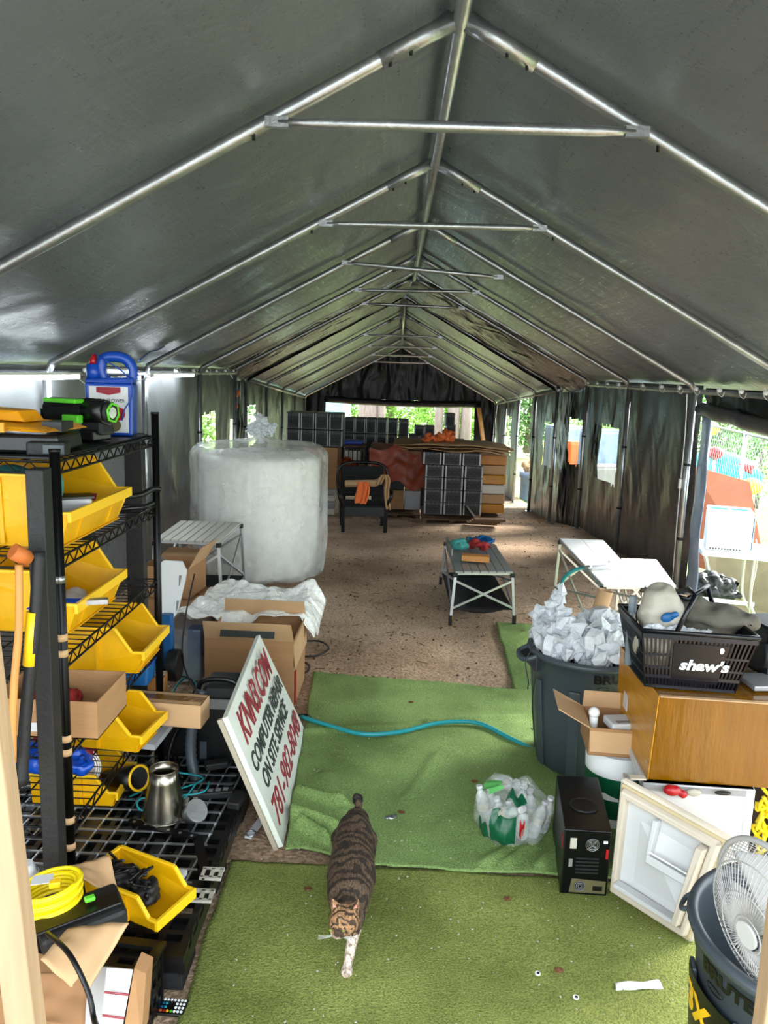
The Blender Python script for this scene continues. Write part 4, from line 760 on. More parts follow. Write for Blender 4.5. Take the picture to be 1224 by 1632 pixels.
cable('teal_hose', [gp(903, 985, .02), at(893, 960, 5.6), at(897, 925, 5.55), at(915, 909, 5.5), at(940, 904, 5.55), at(960, 903, 5.65)], .013, 'teal', 'teal hose curving up onto the white camping table', 'hose')
p = gp(935, 905, .62); t = thing('hose_nozzle', 'white trigger nozzle at the end of the teal hose', 'nozzle', p); MB().tube([p, p+V((.14, .05, .0)), p+V((.26, .10, .01))], [.012, .016, .01]).build('barrel', 'white', t); MB().box(p+V((.2, .1, .03)), (.07, .02, .02), .6).build('trigger', 'white2', t); MB().tube([p+V((.0, 0, 0)), p+V((.03, .01, 0))], .018).build('coupling', 'steel', t)
cable('garden_hose', [gp(480, 1142, .03), gp(530, 1158, .032), gp(580, 1170, .034), gp(640, 1166, .036), gp(700, 1152, .036), gp(760, 1152, .036), gp(810, 1175, .034), gp(852, 1196, .03)], .012, 'teal', 'teal hose lying across the turf from the sign to the trash can', 'hose')
cable('black_lead', [gp(480, 1022, .01), gp(510, 1022, .01), gp(524, 1033, .01), gp(505, 1045, .01), gp(480, 1046, .01)], .007, 'black', 'black cable loop on the dirt right of the large box')
cable('black_lead', [gp(478, 1052, .01), gp(492, 1060, .01), gp(490, 1070, .01), gp(478, 1075, .01)], .007, 'black', 'shorter black cable end on the dirt below the loop')
cable('black_lead', [gp(474, 1140, .012), gp(490, 1140, .014), gp(498, 1152, .014), gp(488, 1166, .014)], .006, 'black', 'black cable coil at the right corner of the sign')
# extra clutter between the rack and the sign
t = thing('power_strip', 'black power strip lying on the pallet in front of the black machine', 'power strip', gp(330, 1262, .16)); a, b = gp(300, 1268, .165), gp(372, 1262, .165); MB().beam(a, b, .045, .03).build('strip_body', 'black2', t, bevel=.005)
for k in range(5): MB().box(a.lerp(b, .15+.17*k)+V((0, 0, .0165)), (.02, .02, .002)).build('outlet', 'pcgrey', t)
t = thing('flexible_duct', 'grey flexible hose arching against the side of the black machine', 'hose', gp(308, 1230, 0)); P = smooth([at(322, 1100, 3.25), at(308, 1150, 3.2), at(304, 1200, 3.18), at(312, 1245, 3.15)], 10)
MB().tube(P, [.022+.004*(i % 2) for i in range(len(P))], 10).build('ribbed_hose', 'grey', t)
for k in range(6):
    u, v = 205+random.random()*70, 1225+random.random()*45; c = gp(u, v, .18)
    cable('loose_cable', [c+V((random.uniform(-.16, .16), random.uniform(-.12, .12), random.uniform(0, .03))) for i in range(6)], .004, ('black', 'teal', 'greyin')[k % 3], '%s cable tangled behind the flashlight' % ('black', 'teal', 'dark grey')[k % 3], 'cable', 'loose cables behind the flashlight')
for k, (u, v, lab) in enumerate(((345, 1218, 'black plastic bracket leaning at the machine foot'), (378, 1275, 'black plastic clip near the sign corner'))):
    tag(MB().box(gp(u, v, .19), (.10, .05, .03), .4+k).build('plastic_bracket', 'black2', bevel=.006), lab, 'bracket')
for k, (u, v) in enumerate(((298, 1278), (338, 1395), (322, 1430))):
    c = gp(u, v, .158); t = thing('white_plastic_clip', ['white plastic frame piece on the wire panel behind the cone cap', 'white plastic frame piece at the pallet edge beside the strip', 'white plastic frame piece right of the near yellow bin'][k], 'clip', c)
    mb = MB()
    for s_ in (-1, 0, 1): mb.box(c+V((s_*.03, 0, .006)), (.012, .05, .01))
    for s_ in (-1, 1): mb.box(c+V((0, s_*.025, .006)), (.075, .012, .01))
    mb.build('frame_piece', 'slat', t)
# ------------------------------------------------------------------ RIGHT: trash cans, boxes, fridge
def trash_can(label, cx, cy, r, rb, h, th0, cols, decal=False, hand=(), hs=1, ts=.058):
    t = thing('trash_can', label, 'trash can', (cx, cy, .008)); c = (cx, cy, .012)
    MB().lathe([(0, .0), (rb-.02, 0), (rb, .02), (rb+(r-rb)*.5, h*.5), (r-.012, h-.09), (r-.006, h-.085), (r-.004, h-.03), (r+.012, h-.028), (r+.018, h-.014), (r+.012, h), (r-.006, h), (r-.012, h-.02), (r-.02, h-.09), (rb-.01, .03), (0, .02)], c, 64).build('can_body', cols, t)
    MB().ring((cx, cy, .012+h-.012), r+.006, .012, n=64, m=8).build('rolled_rim', cols, t)
    for k in range(8):
        a = th0+.5+k*math.pi/4; d0 = V((math.cos(a), math.sin(a), 0)); MB().beam(V(c)+d0*(rb+.004)+V((0, 0, .02)), V(c)+d0*(r-.008)+V((0, 0, h-.14)), .05, .012, d0).build('rib', cols, t, bevel=.004)
    for a in hand:
        d0 = V((math.cos(a), math.sin(a), 0)); tt = V((-d0.y, d0.x, 0)); q = V((cx, cy, .012+h-.02))
        MB().tube(smooth([q+d0*(r-.0)-tt*.075*hs, q+d0*(r+.05*hs)-tt*.06*hs-V((0, 0, .02)), q+d0*(r+.065*hs)-V((0, 0, .03)), q+d0*(r+.05*hs)+tt*.06*hs-V((0, 0, .02)), q+d0*(r)+tt*.075*hs]), .013*hs, 8).build('handle', cols, t)
        if hs == 1: MB().hexa([q+d0*(r-.02)-tt*.07-V((0, 0, .08)), q+d0*(r-.02)+tt*.07-V((0, 0, .08)), q+d0*(r+.01)+tt*.07-V((0, 0, .08)), q+d0*(r+.01)-tt*.07-V((0, 0, .08))], [q+d0*(r-.01)-tt*.08, q+d0*(r-.01)+tt*.08, q+d0*(r+.05)+tt*.07-V((0, 0, .02)), q+d0*(r+.05)-tt*.07-V((0, 0, .02))]).build('handle_pocket', 'greyin', t)
    def wr_(zc, size_off=0):
        def f(x, y, z): a = th0+x/r; rr = rb+(r-rb)*((zc+y)/h)+.004+z*.6; return V((cx+rr*math.cos(a), cy+rr*math.sin(a), .012+zc+y))
        return f
    text('lettering', 'BRUTE', ts, (0, 0, 0), (1, 0, 0), (0, 1, 0), 'black', t, .001, sx=1.25, wrap=wr_(h-.085), bold=.002)
    MB().tube([wr_(h-.11)(.05+.03*math.cos(k/10*6.283), .009*math.sin(k/10*6.283), .001) for k in range(11)], .0018, 5).build('oval_logo', 'black', t)
    return t, wr_
t, _ = trash_can('grey trash can full of plastic wrap standing beyond the amber box', .955, 3.72, .28, .22, .60, math.radians(-98), 'grey', hand=(math.radians(188), math.radians(8)))
P = [(V((.83, 3.68, .64)), (.12, .14, .10), 0), (V((.80, 3.80, .76)), (.05, .06, .12), .3), (V((.98, 3.62, .64)), (.14, .14, .08), 0), (V((1.06, 3.75, .66)), (.12, .12, .09), 0), (V((.92, 3.85, .64)), (.15, .1, .07), 0), (V((.74, 3.80, .70)), (.06, .05, .08), 0)]
tag(voxel(P, .02, 'plastic_wrap', 'bubble', None, 2, disp=.12, dsc=10, flat=True), 'crumpled clear plastic wrap overflowing the far trash can', 'plastic wrap')
p = V((1.0, 3.88, .60)); t = thing('cardboard_tube', 'brown cardboard tube sticking out of the far trash can', 'tube', p); MB().lathe([(.038, 0), (.038, .26), (.034, .26), (.034, 0)], p, 28, mx=Matrix.Rotation(.22, 3, 'Y')).build('tube_wall', 'cardd', t)
cable('black_wire', [at(850, 1030, 3.45), at(838, 1055, 3.42), at(842, 1085, 3.4), at(841, 1098, 3.4)], .003, 'black', 'black wire with a plug hanging from the can handle')
cable('black_wire', [at(856, 1045, 3.42), at(853, 1080, 3.4), at(848, 1120, 3.4), at(850, 1160, 3.4), at(846, 1160, 3.4)], .0022, 'black', 'thin knotted black string hanging below the can handle')
trash_can('dark trash can at the lower right corner behind the fan', 1.065, 1.75, .285, .235, .57, math.radians(-176), 'grey', hand=(math.radians(150),), hs=.5, ts=.045)
c_ = (1.065, 1.75); th = math.radians(-184)
def w2(x, y, z): a = th+x/.26; rr = .27-(.36-y)*.08+.009+z*.6; return V((c_[0]+rr*math.cos(a), c_[1]+rr*math.sin(a), y))
can2 = [o for o in COL.objects if o.name.startswith('trash_can') and o.type == 'EMPTY'][-1]
MB().grid(lambda u, v: w2(-.06+.25*u, .20+.24*v, 0), 20, 4).build('black_sticker', 'black', can2)
text('lettering', '3X', .10, (0, 0, 0), (1, 0, 0), (0, 1, 0), 'yedge', can2, .001, wrap=lambda x, y, z: w2(-.04+x, .335+y, z+.003), bold=.004)
MB().grid(lambda u, v: w2(.0+.07*u+.02*v, .21+.10*v, .004), 8, 4).build('printed_picture', 'plank', can2); MB().grid(lambda u, v: w2(.09+.04*u, .21+.09*v, .004), 8, 4).build('printed_picture', 'blue', can2)
# pail
pc = V((.985, 3.22, .01)); t = thing('paint_pail', 'white pail with a green label behind the black computer case', 'pail', pc)
MB().lathe([(0, 0), (.115, 0), (.12, .01), (.135, .34), (.135, .35)], pc, 48).build('pail_body', 'white2', t); MB().lathe([(0, .352), (.12, .352), (.12, .358), (.142, .358), (.142, .335), (.136, .335)], pc, 48).build('lid', 'white', t); MB().lathe([(.1225, .05), (.1315, .235)], pc, 48).build('green_label', 'green', t)
text('lettering', 'ROUNDUP', .038, (0, 0, 0), (1, 0, 0), (0, 1, 0), 'white2', t, .0008, wrap=lambda x, y, z: pc+V((.134*math.cos(math.radians(-150)+x/.13), .134*math.sin(math.radians(-150)+x/.13), .12+y))) if False else MB().grid(lambda u, v: pc+V(((.1335)*math.cos(-2.6+.9*u), .1335*math.sin(-2.6+.9*u), .14+.03*v*(1-abs(u-.5)*1.2))), 12, 3).build('label_print', 'white2', t)
# open box on pail
t = obox('cardboard_box', 'small open cardboard box with white gadgets on top of the pail', 'box', (.955, 3.16, .372), (.26, .22, .12), -.08, flaps=(('x-', .15, 62), ('y-', .10, 172), ('y+', .07, 5)))
gx = thing('white_gadget', 'white flat gadget sticking out of the small open box', 'device', (1.0, 3.14, .45)); MB().box((1.0, 3.13, .49), (.20, .10, .035), .15).build('case', 'white', gx, bevel=.008); MB().box((.98, 3.09, .511), (.10, .02, .004), .15).build('slot', 'pcgrey', gx)
gx = thing('white_gadget', 'small round white fitting beside the flat gadget', 'device', (.86, 3.2, .45)); MB().cyl((.855, 3.16, .43), (.855, 3.16, .51), .018).build('stem', 'white2', gx); MB().ball((.855, 3.16, .515), .024, 8).build('knob', 'white2', gx)
# black computer case, rear panel towards the viewer
F = [V((.652, 2.67, .01)), V((.823, 2.665, .01)), V((.835, 2.665, .272)), V((.642, 2.67, .272))]; dv = V((.045, .40, 0))
t = thing('computer_case', 'black computer tower with its rear fans facing the doorway', 'computer', (.75, 2.87, .01))
F[2] = V((.823, 2.665, .272)); F[3] = V((.652, 2.67, .272))
MB().hexa([F[0], F[1], F[1]+dv, F[0]+dv], [F[3], F[2], F[2]+dv, F[3]+dv]).build('tower_body', 'black', t, bevel=.004)
ux = (F[1]-F[0]); uz = V((0, 0, .262)); nn = V((0, -1, 0))
def fp_(u, v, d=0): return F[0]+ux*u+uz*v+nn*d
MB().poly([fp_(.03, .02, .001), fp_(.97, .02, .001), fp_(.97, .98, .001), fp_(.03, .98, .001)], nn*.002).build('rear_panel', 'blackm', t)
ft = MB()
for R_ in (.006, .012, .018, .024): ft.ring(fp_(.60, .80, .008), R_, .0011, nn, 24)
for a in (0.8, 2.37): ft.beam(fp_(.60, .80, .008)+V((math.cos(a), 0, math.sin(a)))*.028, fp_(.60, .80, .008)-V((math.cos(a), 0, math.sin(a)))*.028, .002, .002, nn)
ft.build('fan_grille', 'steel', t); MB().disc(fp_(.60, .80, .005), .024, nn, 24).build('fan_opening', 'black', t)
MB().poly([fp_(.18, .05, .003), fp_(.95, .05, .003), fp_(.95, .24, .003), fp_(.22, .26, .003)], nn*.003).build('power_supply', 'khaki', t)
ft = MB()
for R_ in (.007, .013, .019): ft.ring(fp_(.40, .155, .008), R_, .0012, nn, 24)
ft.build('fan_grille', 'pcgrey', t); MB().disc(fp_(.40, .155, .0065), .021, nn, 24).build('fan_opening', 'black', t); MB().box(fp_(.78, .13, .006), (.035, .004, .018)).build('power_socket', 'black', t)
MB().box(fp_(.20, .80, .003), (.024, .003, .042)).build('port_cluster', 'limeg', t).active_material = M['slat']; MB().box(fp_(.17, .50, .003), (.014, .003, .032)).build('port_cluster', 'pcgrey', t); MB().box(fp_(.88, .84, .003), (.015, .003, .010)).build('white_sticker', 'white2', t); MB().box(fp_(.93, .66, .003), (.010, .003, .038)).build('red_sticker', 'redp', t)
for k in range(5): MB().box(fp_(.52, .36+.055*k, .004), (.085, .004, .006)).build('slot_cover', 'black2', t)
hc = fp_(.62, 1, 0)+V((0, .17, .002)); MB().ring(hc, .05, .005, n=28).build('handle_rim', 'black2', t); MB().disc(hc, .048, n=28, t=.004).build('handle_recess', 'rubber', t)
MB().box(F[0]+dv*.12+V((-.001, 0, .19)), (.002, .03, .05), -.1).build('side_badge', 'red', t)
# mini fridge
fb = [V((.95, 2.76, .01)), V((1.36, 2.74, .01)), V((1.42, 3.18, .01)), V((.995, 3.20, .01))]; H_ = .41
t = thing('mini_fridge', 'white mini fridge with its door swung open under the amber box', 'fridge', (1.17, 2.97, .01))
up = V((0, 0, H_)); k = .035
MB().hexa(fb[0:1]+[fb[0]+V((k, 0, 0)), fb[3]+V((k, 0, 0)), fb[3]], [fb[0]+up, fb[0]+V((k, 0, 0))+up, fb[3]+V((k, 0, 0))+up, fb[3]+up]) if False else None
b = MB()
cq = lambda p, z0, z1: (p+V((0, 0, z0)), p+V((0, 0, z1)))
L0, L1 = fb[0], fb[3]; R0, R1 = fb[1], fb[2]; yy = (L1-L0).normalized()*k
b.hexa([L0, R0, R0+yy, L0+yy], [L0+up, R0+up, R0+yy+up, L0+yy+up]); b.hexa([L1-yy, R1-yy, R1, L1], [L1-yy+up, R1-yy+up, R1+up, L1+up])
b.hexa([L0, R0, R1, L1], [p+V((0, 0, k)) for p in (L0, R0, R1, L1)]); b.hexa([p+V((0, 0, H_-k)) for p in (L0, R0, R1, L1)], [p+V((0, 0, H_)) for p in (L0, R0, R1, L1)])
xx = V((k, 0, 0)); b.hexa([R0-xx, R0, R1, R1-xx], [R0-xx+up, R0+up, R1+up, R1-xx+up]); b.build('cabinet', 'white', t, bevel=.005)
b = MB()
for z in (0, .25): b.beam(L0+V((-.004, .01, z+.02)), L1+V((-.004, -.01, z+.02)), .01, .008)
b.build('door_seal_rail', 'cream', t)
MB().box((1.2, 2.98, .24), (.3, .36, .006)).build('inner_shelf', 'pcgrey', t)
MB().box(L0+V((-.02, .01, .425)), (.06, .03, .006)).build('hinge_plate', 'cream', t)
DBL, DBR, DTR, DTL = V((.832, 2.68, .012)), V((1.043, 2.42, .012)), at(1165, 1340, 2.50), at(985, 1240, 2.72)
dn = (DBR-DBL).cross(DTL-DBL).normalized(); dn = dn if dn.y < 0 else -dn
def dp(u, v, d=0): return DBL.lerp(DBR, u).lerp(DTL.lerp(DTR, u), v)+dn*d
d_ = thing('fridge_door', 'cream fridge door', 'door'); bpy.data.objects.remove(d_)
def dbox(nm, u0, v0, u1, v1, d0, d1, mt, par, ins=0, bv=.003):
    q = [(u0, v0), (u1, v0), (u1, v1), (u0, v1)]; iu = ins; q2 = [(u0+iu, v0+iu), (u1-iu, v0+iu), (u1-iu, v1-iu), (u0+iu, v1-iu)]
    return MB().hexa([dp(*p, d0) for p in q], [dp(*p, d1) for p in q2]).build(nm, mt, par, bevel=bv)
door = dbox('door', 0, 0, 1, 1, -.045, -.012, 'cream', t, bv=.012)
for a in ((.03, .03, .97, .06), (.03, .94, .97, .97), (.03, .03, .06, .97), (.94, .03, .97, .97)): dbox('gasket', *a, -.014, -.002, 'creamg', door)
for a in ((.05, .05, .95, .13), (.05, .87, .95, .95), (.05, .05, .13, .95), (.87, .05, .95, .95)): dbox('inner_liner_rim', *a, -.004, .024, 'cream', door, .012, .006)
dbox('inner_liner', .06, .06, .94, .94, -.016, .004, 'white', door)
dbox('dispenser_wall', .40, .52, .44, .86, .004, .035, 'white', door); dbox('dispenser_wall', .80, .14, .88, .86, .004, .05, 'cream', door, .01)
dbox('door_shelf', .42, .50, .84, .54, .004, .045, 'white', door); dbox('shelf_rail', .42, .58, .84, .595, .030, .036, 'white2', door); dbox('shelf_front', .42, .50, .84, .57, .036, .045, 'white', door); dbox('lower_ledge', .12, .13, .84, .18, .004, .04, 'white', door, .008)
# amber box
t = thing('amber_taped_box', 'large brown box wrapped in amber tape on top of the mini fridge', 'box', (1.25, 3.04, .425))
B = [V((.975, 2.78, .422)), V((1.58, 2.74, .422)), V((1.64, 3.28, .422)), V((1.0, 3.32, .422))]; T = [p+V((0, 0, .335)) for p in B]; T[0].x += .012; T[3].x -= .01
MB().hexa(B, T).build('carton_body', 'tape', t, bevel=.006)
MB().hexa([B[0]+V((-.003, 0, 0)), B[0]+V((0, 0, 0)), B[3], B[3]+V((-.003, 0, 0))], [T[0]+V((-.003, 0, 0)), T[0]+V((0, 0, 0)), T[3], T[3]+V((-.003, 0, 0))]).build('shiny_tape', 'cardlt', t)
q = B[0].lerp(B[3], .75); MB().box(q+V((-.004, 0, .14)), (.004, .06, .07), -.04).build('shipping_label', 'white', t)
MB().beam(T[0]+V((0, -.002, .001)), T[1]+V((0, -.002, .001)), .02, .003).build('edge_tape', 'cardd', t)
# shopping basket
BX0, BX1, BY0, BY1, BZ, BT = .955, 1.275, 2.84, 3.06, .762, 1.0
t = thing('shopping_basket', 'black shopping basket with white store lettering on top of the amber box', 'basket', (1.11, 2.95, BZ))
def bk(u, v, z):   # u,v 0..1, z 0..1
    e = .05*z; x = (BX0-e*.9)+(BX1-BX0+2*e*.9)*u; y = (BY0-e)+(BY1-BY0+2*e)*v; return V((x, y-.10*(x-1.1), BZ+.002+(BT-BZ)*z))
def bwall(f, n, hole):
    mb = MB()
    mb.beam(f(0, .02), f(1, .02), .006, .012); mb.beam(f(0, .20), f(1, .20), .006, .012); mb.beam(f(0, .92), f(1, .92), .01, .028)
    for i in range(n+1):
        if hole and 8 < i < 22 and False: continue
        mb.beam(f(i/n, 0), f(i/n, .92), .007, .004, (0, 1, 0))
    mb.beam(f(0, .58), f(1, .58), .005, .008); mb.beam(f(0, .36), f(1, .36), .005, .008)
    return mb
bwall(lambda u, z: bk(u, 0, z), 26, True).build('front_lattice', 'blue_black', t); bwall(lambda u, z: bk(u, 1, z), 26, 0).build('back_lattice', 'blue_black', t)
for s_ in (0, 1):
    mb = bwall(lambda u, z: bk(s_, u, z), 18, 0); mb.hexa([bk(s_, 0, 0), bk(s_, 1, 0), bk(s_, 1, 0)+V((.004, 0, 0)), bk(s_, 0, 0)+V((.004, 0, 0))], [bk(s_, 0, .9), bk(s_, 1, .9), bk(s_, 1, .9)+V((.004, 0, 0)), bk(s_, 0, .9)+V((.004, 0, 0))]); mb.build('side_panel', 'blue_black', t)
MB().hexa([bk(.28, 0, .12)-V((0, .004, 0)), bk(.78, 0, .12)-V((0, .004, 0)), bk(.78, 0, .12), bk(.28, 0, .12)], [bk(.28, 0, .80)-V((0, .004, 0)), bk(.78, 0, .80)-V((0, .004, 0)), bk(.78, 0, .80), bk(.28, 0, .80)]).build('logo_panel', 'blue_black', t)
MB().hexa([bk(0, 0, 0), bk(1, 0, 0), bk(1, 1, 0), bk(0, 1, 0)], [bk(0, 0, .03), bk(1, 0, .03), bk(1, 1, .03), bk(0, 1, .03)]).build('floor_panel', 'blue_black', t)
MB().tube([bk(0, 0, .97), bk(1, 0, .97), bk(1, 1, .97), bk(0, 1, .97)], .010, 8, True).build('rim', 'blue_black', t)
e1 = (bk(1, 0, .4)-bk(0, 0, .4)).normalized(); e2 = (bk(.5, 0, 1)-bk(.5, 0, 0)).normalized()
text('lettering', "shaw's", .060, bk(.345, 0, .36)-V((0, .007, 0)), e1, e2, 'white2', t, .001, shear=.15, bold=.002, sx=1.12)
MB().ball(bk(.72, 0, .72)-V((0, .006, 0)), .012, 6, (.7, .15, 1)).build('tulip_logo', 'white2', t)
for s_, zt, ux_ in ((0, .09, .30), (1, .05, .62)):
    MB().tube([bk(ux_ if s_ == 0 else .9, s_, 1), bk(ux_+.10 if s_ == 0 else .8, s_, 1)+V((.02, .03, zt+.04)), bk(.5, .5, 1)+V((.0, .0, zt+.03)), bk(.45, .95, 1)+V((0, 0, .06))], .010, 8).build('carry_handle', 'blue_black', t)
tag(voxel([(V((1.03, 2.98, 1.02)), (.085, .08, .09), 0), (V((1.02, 2.98, 1.08)), (.055, .06, .055), 0), (V((1.0, 2.93, .92)), (.08, .08, .10), 0)], .011, 'plastic_bag', 'bagg', disp=.03, dsc=14), 'grey translucent bag bulging from the left of the basket', 'bag')
bg_ = [o for o in COL.objects if o.name.startswith('plastic_bag')][-1]
tag(voxel([(V((1.03, 2.90, 1.02)), (.030, .012, .022), .3), (V((1.055, 2.895, 1.035)), (.018, .01, .014), .3)], .005, 'teal_glove', 'blue2'), 'teal glove pressed against the grey bag in the basket', 'glove')
tag(voxel([(V((1.24, 2.96, 1.015)), (.13, .09, .04), -.1), (V((1.16, 3.0, 1.045)), (.05, .05, .03), 0), (V((1.33, 2.95, 1.0)), (.06, .07, .04), 0), (V((1.2, 2.95, .92)), (.12, .09, .08), 0)], .011, 'grey_cloth', 'rag', disp=.03, dsc=14), 'grey brown cloth heaped in the right of the basket', 'cloth')
tag(voxel([(V((1.02, 2.87, .985)), (.10, .03, .018), .2), (V((1.12, 2.87, .98)), (.06, .03, .015), -.2)], .009, 'clear_bag', 'bubble', None, 2, disp=.03, dsc=13, flat=True), 'clear plastic wrap along the front rim of the basket', 'plastic wrap')
t = thing('clear_tube', 'clear plastic tube standing at the back left corner of the basket', 'tube', (.95, 3.06, .8)); MB().cyl((.94, 3.04, .78), (.94, 3.05, 1.06), .016).build('tube_wall', 'tote', t)
# things right of the box
for k in range(7):
    c = at(1216, 1262+13*k, 2.82); o = MB().tube(smooth([c+V((random.uniform(-.03, .05), random.uniform(-.03, .03), random.uniform(-.05, .05))) for i in range(8)]), .007, 6).build('yellow_rope', 'ycord'); tag(o, 'tangled yellow rope strand between fridge and fan', 'rope', 'yellow rope strands by the fridge')
q9 = at(1228, 1320, 3.0); tag(MB().box((q9.x+.07, 3.02, .2), (.22, .3, .40), .05).build('dark_bin', 'soil', bevel=.01), 'dark box at the right edge behind the fan', 'box')
t = thing('power_tool_case', 'black tool case at the right edge beside the basket', 'case', (1.5, 3.1, .765)); MB().box((1.53, 3.10, .865), (.20, .24, .20), .2).build('shell', 'black', t, bevel=.02); MB().cyl((1.43, 2.98, .86), (1.45, 2.98, .86), .05).build('round_knob', 'black2', t)
tag(MB().box((1.46, 2.92, .775), (.22, .14, .02), .1).build('grey_grate', 'pcgrey', bevel=.004), 'flat grey grate lying under the black tool case', 'grate')
tag(voxel([(V((1.05, 2.735, .405)), (.035, .018, .022), .3), (V((1.09, 2.735, .395)), (.02, .015, .018), 0)], .006, 'work_glove', 'redp', disp=.01, dsc=30), 'pink edged glove hanging under the amber box', 'glove')
tag(voxel([(V((1.13, 2.732, .405)), (.03, .012, .016), 0)], .006, 'work_glove', 'bagg'), 'small grey glove fingers hanging right of the pink glove', 'glove')
tag(voxel([(V((1.235, 2.728, .41)), (.035, .010, .009), 0)], .005, 'black_strap', 'black'), 'small black strap end under the amber box', 'strap')
# stand fan
fc = at(1236, 1474, 1.62); nn = V((-.93, -.30, -.14)).normalized(); a_ = V((0, 0, 1)); a_ = (a_-nn*a_.dot(nn)).normalized(); b_ = nn.cross(a_)
t = thing('pedestal_fan', 'white caged fan standing at the right edge by the dark trash can', 'fan', (1.3, 1.45, 0))
R_ = .185
mb = MB()
for k in range(72):
    a = k/72*2*math.pi; d = a_*math.cos(a)+b_*math.sin(a); mb.tube([fc+nn*.075+d*.035, fc+nn*.07+d*.09, fc+nn*.045+d*.15, fc+d*R_], .0012, 4)
for rr, dz in ((.04, .075), (.09, .07), (.15, .045)): mb.ring(fc+nn*dz, rr, .0018, nn, 48)
mb.build('front_guard', 'fanw', t)
mb = MB()
for k in range(72):
    a = k/72*2*math.pi; d = a_*math.cos(a)+b_*math.sin(a); mb.tube([fc-nn*.07+d*.05, fc-nn*.06+d*.13, fc+d*R_], .0012, 4)
mb.build('rear_guard', 'fanw', t); MB().ring(fc, R_+.002, .007, nn, 64, 8).build('guard_band', 'fanw', t); MB().disc(fc+nn*.078, .03, nn, 28, .006).build('centre_badge', 'white', t)
for k in range(4):
    a = k*math.pi/2+.4; d = a_*math.cos(a)+b_*math.sin(a); e_ = nn.cross(d)
    MB().grid(lambda u, v: fc+d*(.03+.125*u)+e_*(v-.5)*(.05+.08*u)+nn*(.03*(v-.5)+.0), 10, 8).build('blade', 'white', t, solid=.003)
MB().cyl(fc-nn*.16, fc-nn*.02, .055).build('motor_housing', 'white', t, bevel=.01); MB().cyl((fc-nn*.12).x*V((1, 0, 0))+V((0, (fc-nn*.12).y, .03)), fc-nn*.12, .014).build('pole', 'white', t); q = fc-nn*.12; MB().cyl((q.x, q.y, .0), (q.x, q.y, .03), .17).build('base', 'white', t, bevel=.01)
# bag of bottles
bot = []
def bottle():
    r = thing('water_bottle', 'clear plastic bottle with a white cap inside the bottle bag', 'bottle', local=True)
    MB().lathe([(0, 0), (.024, 0), (.027, .008), (.027, .05), (.0255, .055), (.027, .06), (.027, .105), (.021, .13), (.012, .145), (.012, .155)], (0, 0, 0), 16).build('bottle_body', 'pet', r)
    MB().lathe([(.0275, .065), (.0275, .095)], (0, 0, 0), 16).build('paper_label', 'slat', r); MB().cyl((0, 0, .152), (0, 0, .168), .0135, n=14).build('cap', 'white', r); return r
b0 = bottle(); gq = 'bottles in the clear bag'
sp_ = [(.60, 3.02, 0), (.645, 3.05, 0), (.555, 2.98, 0), (.615, 3.09, 0), (.50, 3.02, .0), (.55, 3.09, 0), (.46, 3.10, 0), (.50, 3.16, 0), (.42, 3.06, 0), (.57, 3.15, 0), (.50, 2.95, 0)]
for i, (x, y, q) in enumerate(sp_):
    z = .02+.012*(i % 3)
    if i == 0: b0.location = (x, y, z); b0['group'] = gq; r = b0
    else: r = dup(b0, (x, y, z), i, None, gq)
    r.rotation_euler = (.25*math.sin(i*2.1), .3*math.cos(i*1.7), i)
for (x, y, z, a, lab) in ((.47, 3.2, .15, 1.2, 'clear bottle lying on top at the back of the bottle bag'), (.43, 3.0, .12, 1.0, 'clear bottle lying tilted at the left of the bottle bag')):
    r = dup(b0, (x, y, z), 0, lab, None); r.rotation_euler = (a, .3, .6)
    if 'group' in r: del r['group']
t = thing('bottle_bag', 'clear plastic bag with green print holding bottles on the turf', 'bag', (.52, 3.06, .012))
def bb(u, v):
    a = u*2*math.pi; P_ = [(.9, 0), (1.05, .04), (1.08, .10), (1.0, .16), (.8, .19), (.45, .205), (.12, .21)]; s_ = v*6; i_ = min(int(s_), 5); f_ = s_-i_
    r_ = P_[i_][0]*(1-f_)+P_[i_+1][0]*f_; z_ = P_[i_][1]*(1-f_)+P_[i_+1][1]*f_; ca, sa = math.cos(a), math.sin(a); k_ = 1+.12*nz(ca*2, sa*2, z_*8)+.06*nz(ca*8, sa*8, z_*20)
    return V((.525+.145*r_*ca*k_, 3.06+.14*r_*sa*k_, .014+z_*(1+.25*nz(ca*2, sa*2, 8))))
MB().grid(bb, 80, 36).build('film', 'bagfilm', t)
def patch(nm, u0, u1, v0, v1, mt): MB().grid(lambda u, v: (lambda p: p+V((p.x-.525, p.y-3.06, .1)).normalized()*.002)(bb(u0+(u1-u0)*u, v0+(v1-v0)*v+.03*math.sin(u*9))), 18, 12).build(nm, mt, t)
patch('green_print', .63, .74, .10, .52, 'green'); patch('green_print', .54, .62, .08, .30, 'green'); patch('green_print', .68, .80, .62, .80, 'green'); patch('light_print', .40, .55, .64, .86, 'greenl'); patch('red_print', .755, .775, .22, .42, 'redp')
tag(MB().box((.663, 3.03, .155), (.045, .006, .035), .5).build('red_sticker', 'redp'), 'red price sticker on the right of the bottle bag', 'sticker')
